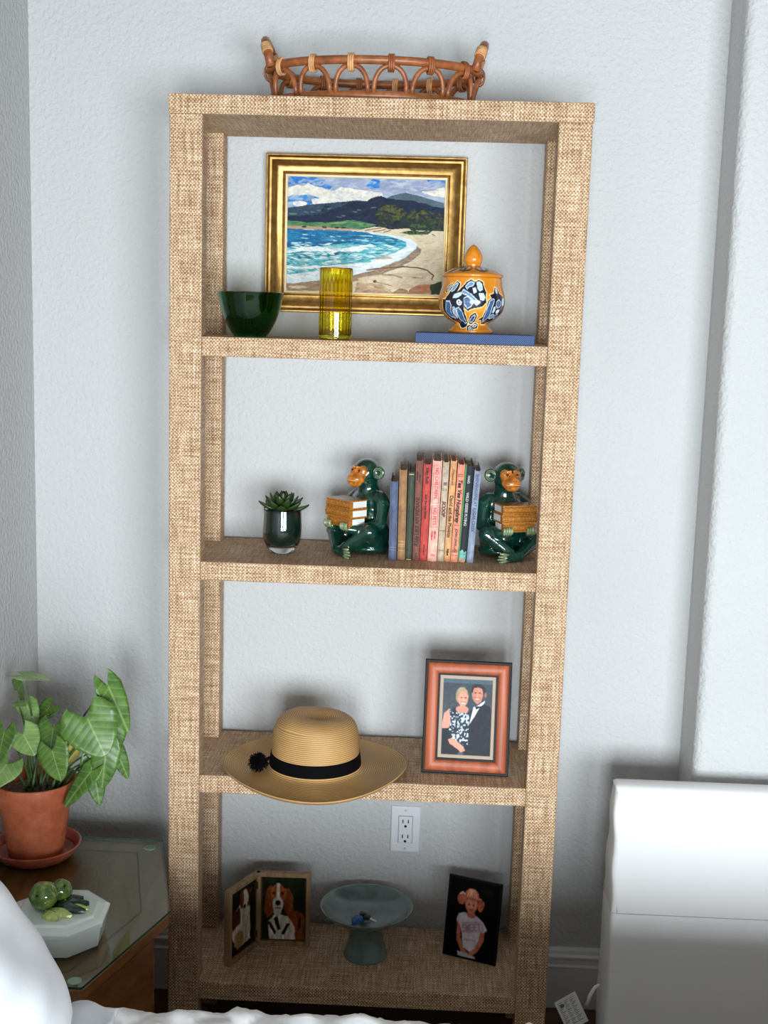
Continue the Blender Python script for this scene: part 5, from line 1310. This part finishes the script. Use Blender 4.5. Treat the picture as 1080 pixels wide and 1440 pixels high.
bm = bmesh.new(); loft(bm, [(octa(.0885, ORt), .0378), (octa(.0935, ORt), .0395), (octa(.0950, ORt), .0480), (octa(.0935, ORt), .0505), (octa(.0880, ORt), .0530), (octa(.0770, ORt), .0545), (octa(.0745, ORt), .0575), (octa(.072, ORt), .0585)]); ld = fin('lid', bm, M_porc, tb)
T = NT('green_fruit_glaze'); _n = T.noise(T.coord(), 42, 4, .65)
T.set(Base_Color=T.ramp(_n, [(.25, (24, 52, 26)), (.5, (76, 104, 42)), (.75, (150, 160, 78))]), Roughness=.12); T.b.inputs['Coat Weight'].default_value = .8; M_fruit = T.m
def fruit(loc, r, rot):
    bm = bmesh.new(); bmesh.ops.create_uvsphere(bm, u_segments=32, v_segments=20, radius=r)
    for v in bm.verts:
        a = math.atan2(v.co.y, v.co.x); rr = math.hypot(v.co.x, v.co.y)/r; k = 1+.035*math.cos(6*a)*rr; v.co.x *= k; v.co.y *= k
        v.co.z -= .20*r*math.exp(-(rr/.28)**2)*(1 if v.co.z > 0 else -1)
    o = fin('fruit', bm, M_fruit, ld, loc, rot, smooth=True); bm = bmesh.new(); tube(bm, [(0, 0, r*.72), (0, 0, r*.9)], .0022, 8); fin('fruit_stem', bm, mat_plain('fruit_stem_glaze', (20, 26, 14), .3), o)
fruit((-.026, -.006, .0585+.024), .0270, (1.15, -.15, -.25)); fruit((-.004, .026, .0585+.020), .0215, (.6, .5, .3))
def lid_leaf(loc, rz, L_, Wd, mat, ruffle=0):
    bm = bmesh.new(); n = 12; up = []; dn = []
    for i in range(n+1):
        t = i/n; w_ = Wd*math.sin(PI*t**.8)**.8*(1+ruffle*math.cos(t*22)); z = .006+.010*math.sin(PI*t)*.7
        up.append([bm.verts.new((L_*t, w_*s, z-.004*abs(s)+(.002 if s == 0 else 0))) for s in (-1, -.5, 0, .5, 1)]); dn.append([bm.verts.new((L_*t, w_*s, .0)) for s in (-1, 1)])
    for i in range(n):
        for k in range(4): bm.faces.new((up[i][k], up[i+1][k], up[i+1][k+1], up[i][k+1]))
        bm.faces.new((dn[i][0], dn[i+1][0], up[i+1][0], up[i][0])); bm.faces.new((up[i][4], up[i+1][4], dn[i+1][1], dn[i][1]))
    fin('ceramic_leaf', bm, mat, ld, loc, (0, 0, rz), smooth=True)
M_dleaf = mat_plain('dark_leaf_glaze', (18, 44, 30), .2, .3, 60, coat=.6); M_lleaf = mat_plain('lime_leaf_glaze', (158, 168, 92), .2, .2, 60, coat=.6)
lid_leaf((-.008, .004, .0585), .15, .062, .013, M_dleaf); lid_leaf((-.010, -.002, .0590), -.25, .068, .014, M_dleaf); lid_leaf((-.010, .010, .0587), .42, .052, .012, M_dleaf)
lid_leaf((-.012, -.022, .0583), -.30, .050, .014, M_lleaf, .12); lid_leaf((-.018, -.030, .0583), -.62, .040, .012, M_lleaf, .12); lid_leaf((.014, -.012, .0583), .02, .046, .008, M_lleaf, .1)

# ================================================================== bed: mattress, quilt, pillow
BX0, BX1, BY0, BY1, BZ = -0.70, 1.30, -2.22, -0.755, 0.598
bd = thing('bed', 'bed under the white quilt, standing in front of the bookcase', 'bed', (0.3, -1.5, 0))
bm = bmesh.new(); box(bm, BX0-.3+.02, BX1-.3-.02, BY0+1.5+.03, BY1+1.5-.03, .30, BZ-.012, .04, 4); fin('mattress', bm, mat_plain('mattress_ticking', (225, 222, 216), .8), bd, smooth=True, sharp=40)
bm = bmesh.new(); box(bm, BX0-.3+.01, BX1-.3-.01, BY0+1.5+.02, BY1+1.5-.02, .12, .31, .01); fin('bed_base', bm, mat_plain('bed_base_cloth', (70, 60, 54), .9), bd)
for x in (BX0-.3+.08, BX1-.3-.08):
    for y in (BY0+1.5+.1, BY1+1.5-.1):
        bm = bmesh.new(); box(bm, x-.03, x+.03, y-.03, y+.03, 0, .121); fin('leg', bm, M_nsd, bd)
def quilt():
    # section across the bed: up over the far edge, over the top, and down the near side
    drop = .30; rr = .030
    path = []
    n1 = 26
    for i in range(n1): path.append((BY1, BZ-rr-drop*(1-i/(n1-1)), 0, 1))
    for i in range(1, 9):
        a = PI/2*i/8; path.append((BY1-rr+rr*math.cos(a), BZ-rr+rr*math.sin(a), math.cos(a)*0, 0))
    ys = np.linspace(BY1-rr, BY0+rr, 150)[1:]
    for y in ys: path.append((y, BZ, 0, 0))
    for i in range(1, 9):
        a = PI/2*i/8; path.append((BY0+rr-rr*math.sin(a), BZ-rr+rr*math.cos(a), 0, 0))
    for i in range(1, 10): path.append((BY0, BZ-rr-drop*i/9, 0, 0))
    P = np.array([(p[0], p[1]) for p in path]); S = np.concatenate([[0], np.cumsum(np.hypot(*np.diff(P, axis=0).T))])
    tg = np.gradient(P, axis=0); tg /= np.linalg.norm(tg, axis=1)[:, None]; nr = np.stack([-tg[:, 1], tg[:, 0]], 1); nr *= -1
    # outward normal: away from the bed's centre
    cen = np.array([(BY0+BY1)/2, BZ-.3]); sg = np.sign(((P-cen)*nr).sum(1)); nr *= sg[:, None]
    xs = np.linspace(BX0, BX1, 270)
    X, SS = np.meshgrid(xs, S)
    wj = (fbm(X*9, SS*9, 21)-.5)*.03; a = (X+SS+wj)/.085; b = (X-SS-wj)/.085
    puff = np.abs(np.sin(PI*a/1))*np.abs(np.sin(PI*b/1)); puff = puff**.30
    wr = fbm(X*28, SS*28, 40)-.5; wr2 = fbm(X*70, SS*70, 60)-.5; wr3 = fbm(X*6, SS*6, 80)-.5
    hgt = .0075*puff+.017*wr*puff+.009*wr2*puff+.012*wr3+.001
    Y = P[:, 0][:, None]+nr[:, 0][:, None]*hgt; Z = P[:, 1][:, None]+nr[:, 1][:, None]*hgt
    co = np.stack([X, Y, Z], -1).reshape(-1, 3); ny_, nx_ = X.shape; i = np.arange(nx_*ny_).reshape(ny_, nx_)
    q = np.stack([i[:-1, :-1], i[:-1, 1:], i[1:, 1:], i[1:, :-1]], -1).reshape(-1, 4)
    me = bpy.data.meshes.new('quilt'); me.from_pydata(co.tolist(), [], q.tolist()); me.update()
    bm = bmesh.new(); bm.from_mesh(me); bmesh.ops.recalc_face_normals(bm, faces=bm.faces[:]); bm.to_mesh(me); bm.free()
    return me
M_quilt = mat_plain('white_quilt_cotton', (226, 224, 222), .85, .02, 20, bump=.15, bscale=600)
o = link('quilt', quilt(), M_quilt, None, smooth=True); tag(o, 'crinkled white quilt with diamond stitching spread over the bed', 'quilt')
# pillow: soft cushion leaning against the headboard side
pw = thing('pillow', 'plump white pillow propped up at the head of the bed', 'pillow', (-0.505, -1.15, BZ+.017))
def pillow_mesh(W, H, Th):
    n = 44; bm = bmesh.new(); grid = {}
    for s in (1, -1):
        for i in range(n+1):
            for j in range(n+1):
                u = -1+2*i/n; v = -1+2*j/n
                e = (1-abs(u)**3.2)*(1-abs(v)**3.2); t = s*Th/2*max(0, e)**.55
                pinch = 1-.06*(abs(v)**3) ; pin2 = 1-.06*(abs(u)**3)
                wr = .006*math.sin(9*u+4*v)*e+.004*math.sin(17*v-6*u+1)*e
                if e <= 1e-9 and s == -1: continue
                grid[(s, i, j)] = bm.verts.new((t+s*wr, u*W/2*pinch, v*H/2*pin2))
    def g(s, i, j): return grid.get((s, i, j)) or grid[(1, i, j)]
    for s in (1, -1):
        for i in range(n):
            for j in range(n):
                q = [g(s, i, j), g(s, i+1, j), g(s, i+1, j+1), g(s, i, j+1)]
                bm.faces.new(q if s > 0 else q[::-1])
    return bm
M_pillow = mat_plain('white_pillow_cotton', (236, 237, 240), .8, .015, 12, bump=.12, bscale=500)
pm = pillow_mesh(.66, .46, .18); o = fin('pillow_body', pm, M_pillow, pw, smooth=True)
o.rotation_euler = (0, math.radians(-38), 0); o.location = (0.004, 0, .190)
# hem of the pillow case resting on the quilt
bm = bmesh.new(); rows = []
for i in range(16):
    t = i/15; y = .360-.55*t
    rows.append([bm.verts.new((.115+.075*k/7+.008*math.sin(6*t+2), y+.006*math.sin(k*.9), .005-.004*k/7+.0015*math.sin(5*t*3+k*.8))) for k in range(8)])
for A, B in zip(rows, rows[1:]):
    for k in range(7): bm.faces.new((A[k], A[k+1], B[k+1], B[k]))
bmesh.ops.solidify(bm, geom=bm.faces[:], thickness=.0015)
fin('case_hem', bm, M_pillow, pw, smooth=True)

# ================================================================== white covered foam block at the right
fb = thing('foam_mattress', 'white fabric-covered folded foam mattress standing upright on the floor', 'mattress', (0.85, 0.05, 0))
M_fab = NT('white_stretch_cover'); _n = M_fab.noise(M_fab.coord(), 420, 2); M_fab.set(Base_Color=col4((232, 230, 228)), Roughness=.85); M_fab.bump(_n, .12, .001); M_fab = M_fab.m
bx0, bx1, bz1 = .538-.85, 1.20-.85, .667
def slab_section(rows, x0, x1, rnd_):
    """rows of (z, yfront, yback, xleft shift); soft rounded block lofted upwards"""
    bm = bmesh.new(); rs = []
    for z, yf, yb, dx, r in rows:
        pts = []
        for (cx, cy, a0) in ((x0+dx+r, yf+r, PI), (x1-r, yf+r, 1.5*PI), (x1-r, yb-r, 0), (x0+dx+r, yb-r, .5*PI)):
            for k in range(6): a = a0+PI/2*k/5; pts.append((cx+r*math.cos(a), cy+r*math.sin(a)))
        rs.append([bm.verts.new((p[0], p[1], z)) for p in pts])
    for A, B in zip(rs, rs[1:]):
        m = len(A)
        for k in range(m): bm.faces.new((A[k], A[(k+1) % m], B[(k+1) % m], B[k]))
    bm.faces.new(rs[0][::-1]); bm.faces.new(rs[-1]); return bm
zl = .415
rows = [(.0, -.100, .048, -.006, .012)]+[(.004+(zl-.012)*k/10, -.100+.016*(k/10), .048, -.006+.003*math.sin(k*1.1)*(1-k/10), .012) for k in range(1, 11)]+[(zl+.001, -.079, .048, -.005, .014)]
bm = slab_section(rows, bx0, bx1, .012); fin('lower_cover', bm, M_fab, fb, smooth=True, sharp=50)
rows = [(zl, -.076, .048, -.004, .014), (zl+.004, -.082, .049, -.006, .012)]+[(zl+.006+(bz1-.008-zl-.006)*k/10, -.083+.076*(k/10)**1.1, .050, -.006+.006*k/10+.002*math.sin(k*1.4), .012) for k in range(1, 11)]+[(bz1-.003, -.001, .047, .001, .010), (bz1, .006, .042, .006, .006)]
bm = slab_section(rows, bx0, bx1, .012); fin('upper_cover', bm, M_fab, fb, smooth=True, sharp=50)
bm = bmesh.new()
tube(bm, [(bx0+.006+.0, -.081+.076*(k/20)**1.1, zl+.006+(bz1-.012-zl-.006)*k/20) for k in range(21)], .0020, 6); tube(bm, [(bx0+.010+(bx1-bx0-.02)*k/24, -.002, bz1-.006) for k in range(25)], .0018, 6)
fin('seam_piping', bm, M_fab, fb, smooth=True)
# care label hanging at the lower left corner
def label_tex():
    cv = Canvas(60, 90, (222, 220, 216)); cv.asp = .7
    for k in range(16): 
        for q in range(3): cv.line([(.10+.27*q, .10+k*.05), (.10+.27*q+.20-.05*((k*7+q*3) % 3), .10+k*.05)], .010, (120, 118, 116))
    cv.ell(.25, .2, .1, .06, (100, 100, 98)); return cv
lb = canvas_sheet('care_label', label_tex(), .052, .075, mat_vcol('label_print', .7), fb)
lb.matrix_local = Matrix.Translation((.462-.85, -.040, .117)) @ Matrix.Rotation(math.radians(-26), 4, 'Y') @ Matrix.Rotation(.25, 4, 'Z')
md = lb.modifiers.new('thickness', 'SOLIDIFY'); md.thickness = .0006
bm = bmesh.new(); tube(bm, [(.500-.85, -.034, .180), (.506-.85, -.036, .205), (.516-.85, -.034, .222), (.526-.85, -.03, .226)], .004, 8); fin('zipper_pull', bm, M_fab, fb, smooth=True)
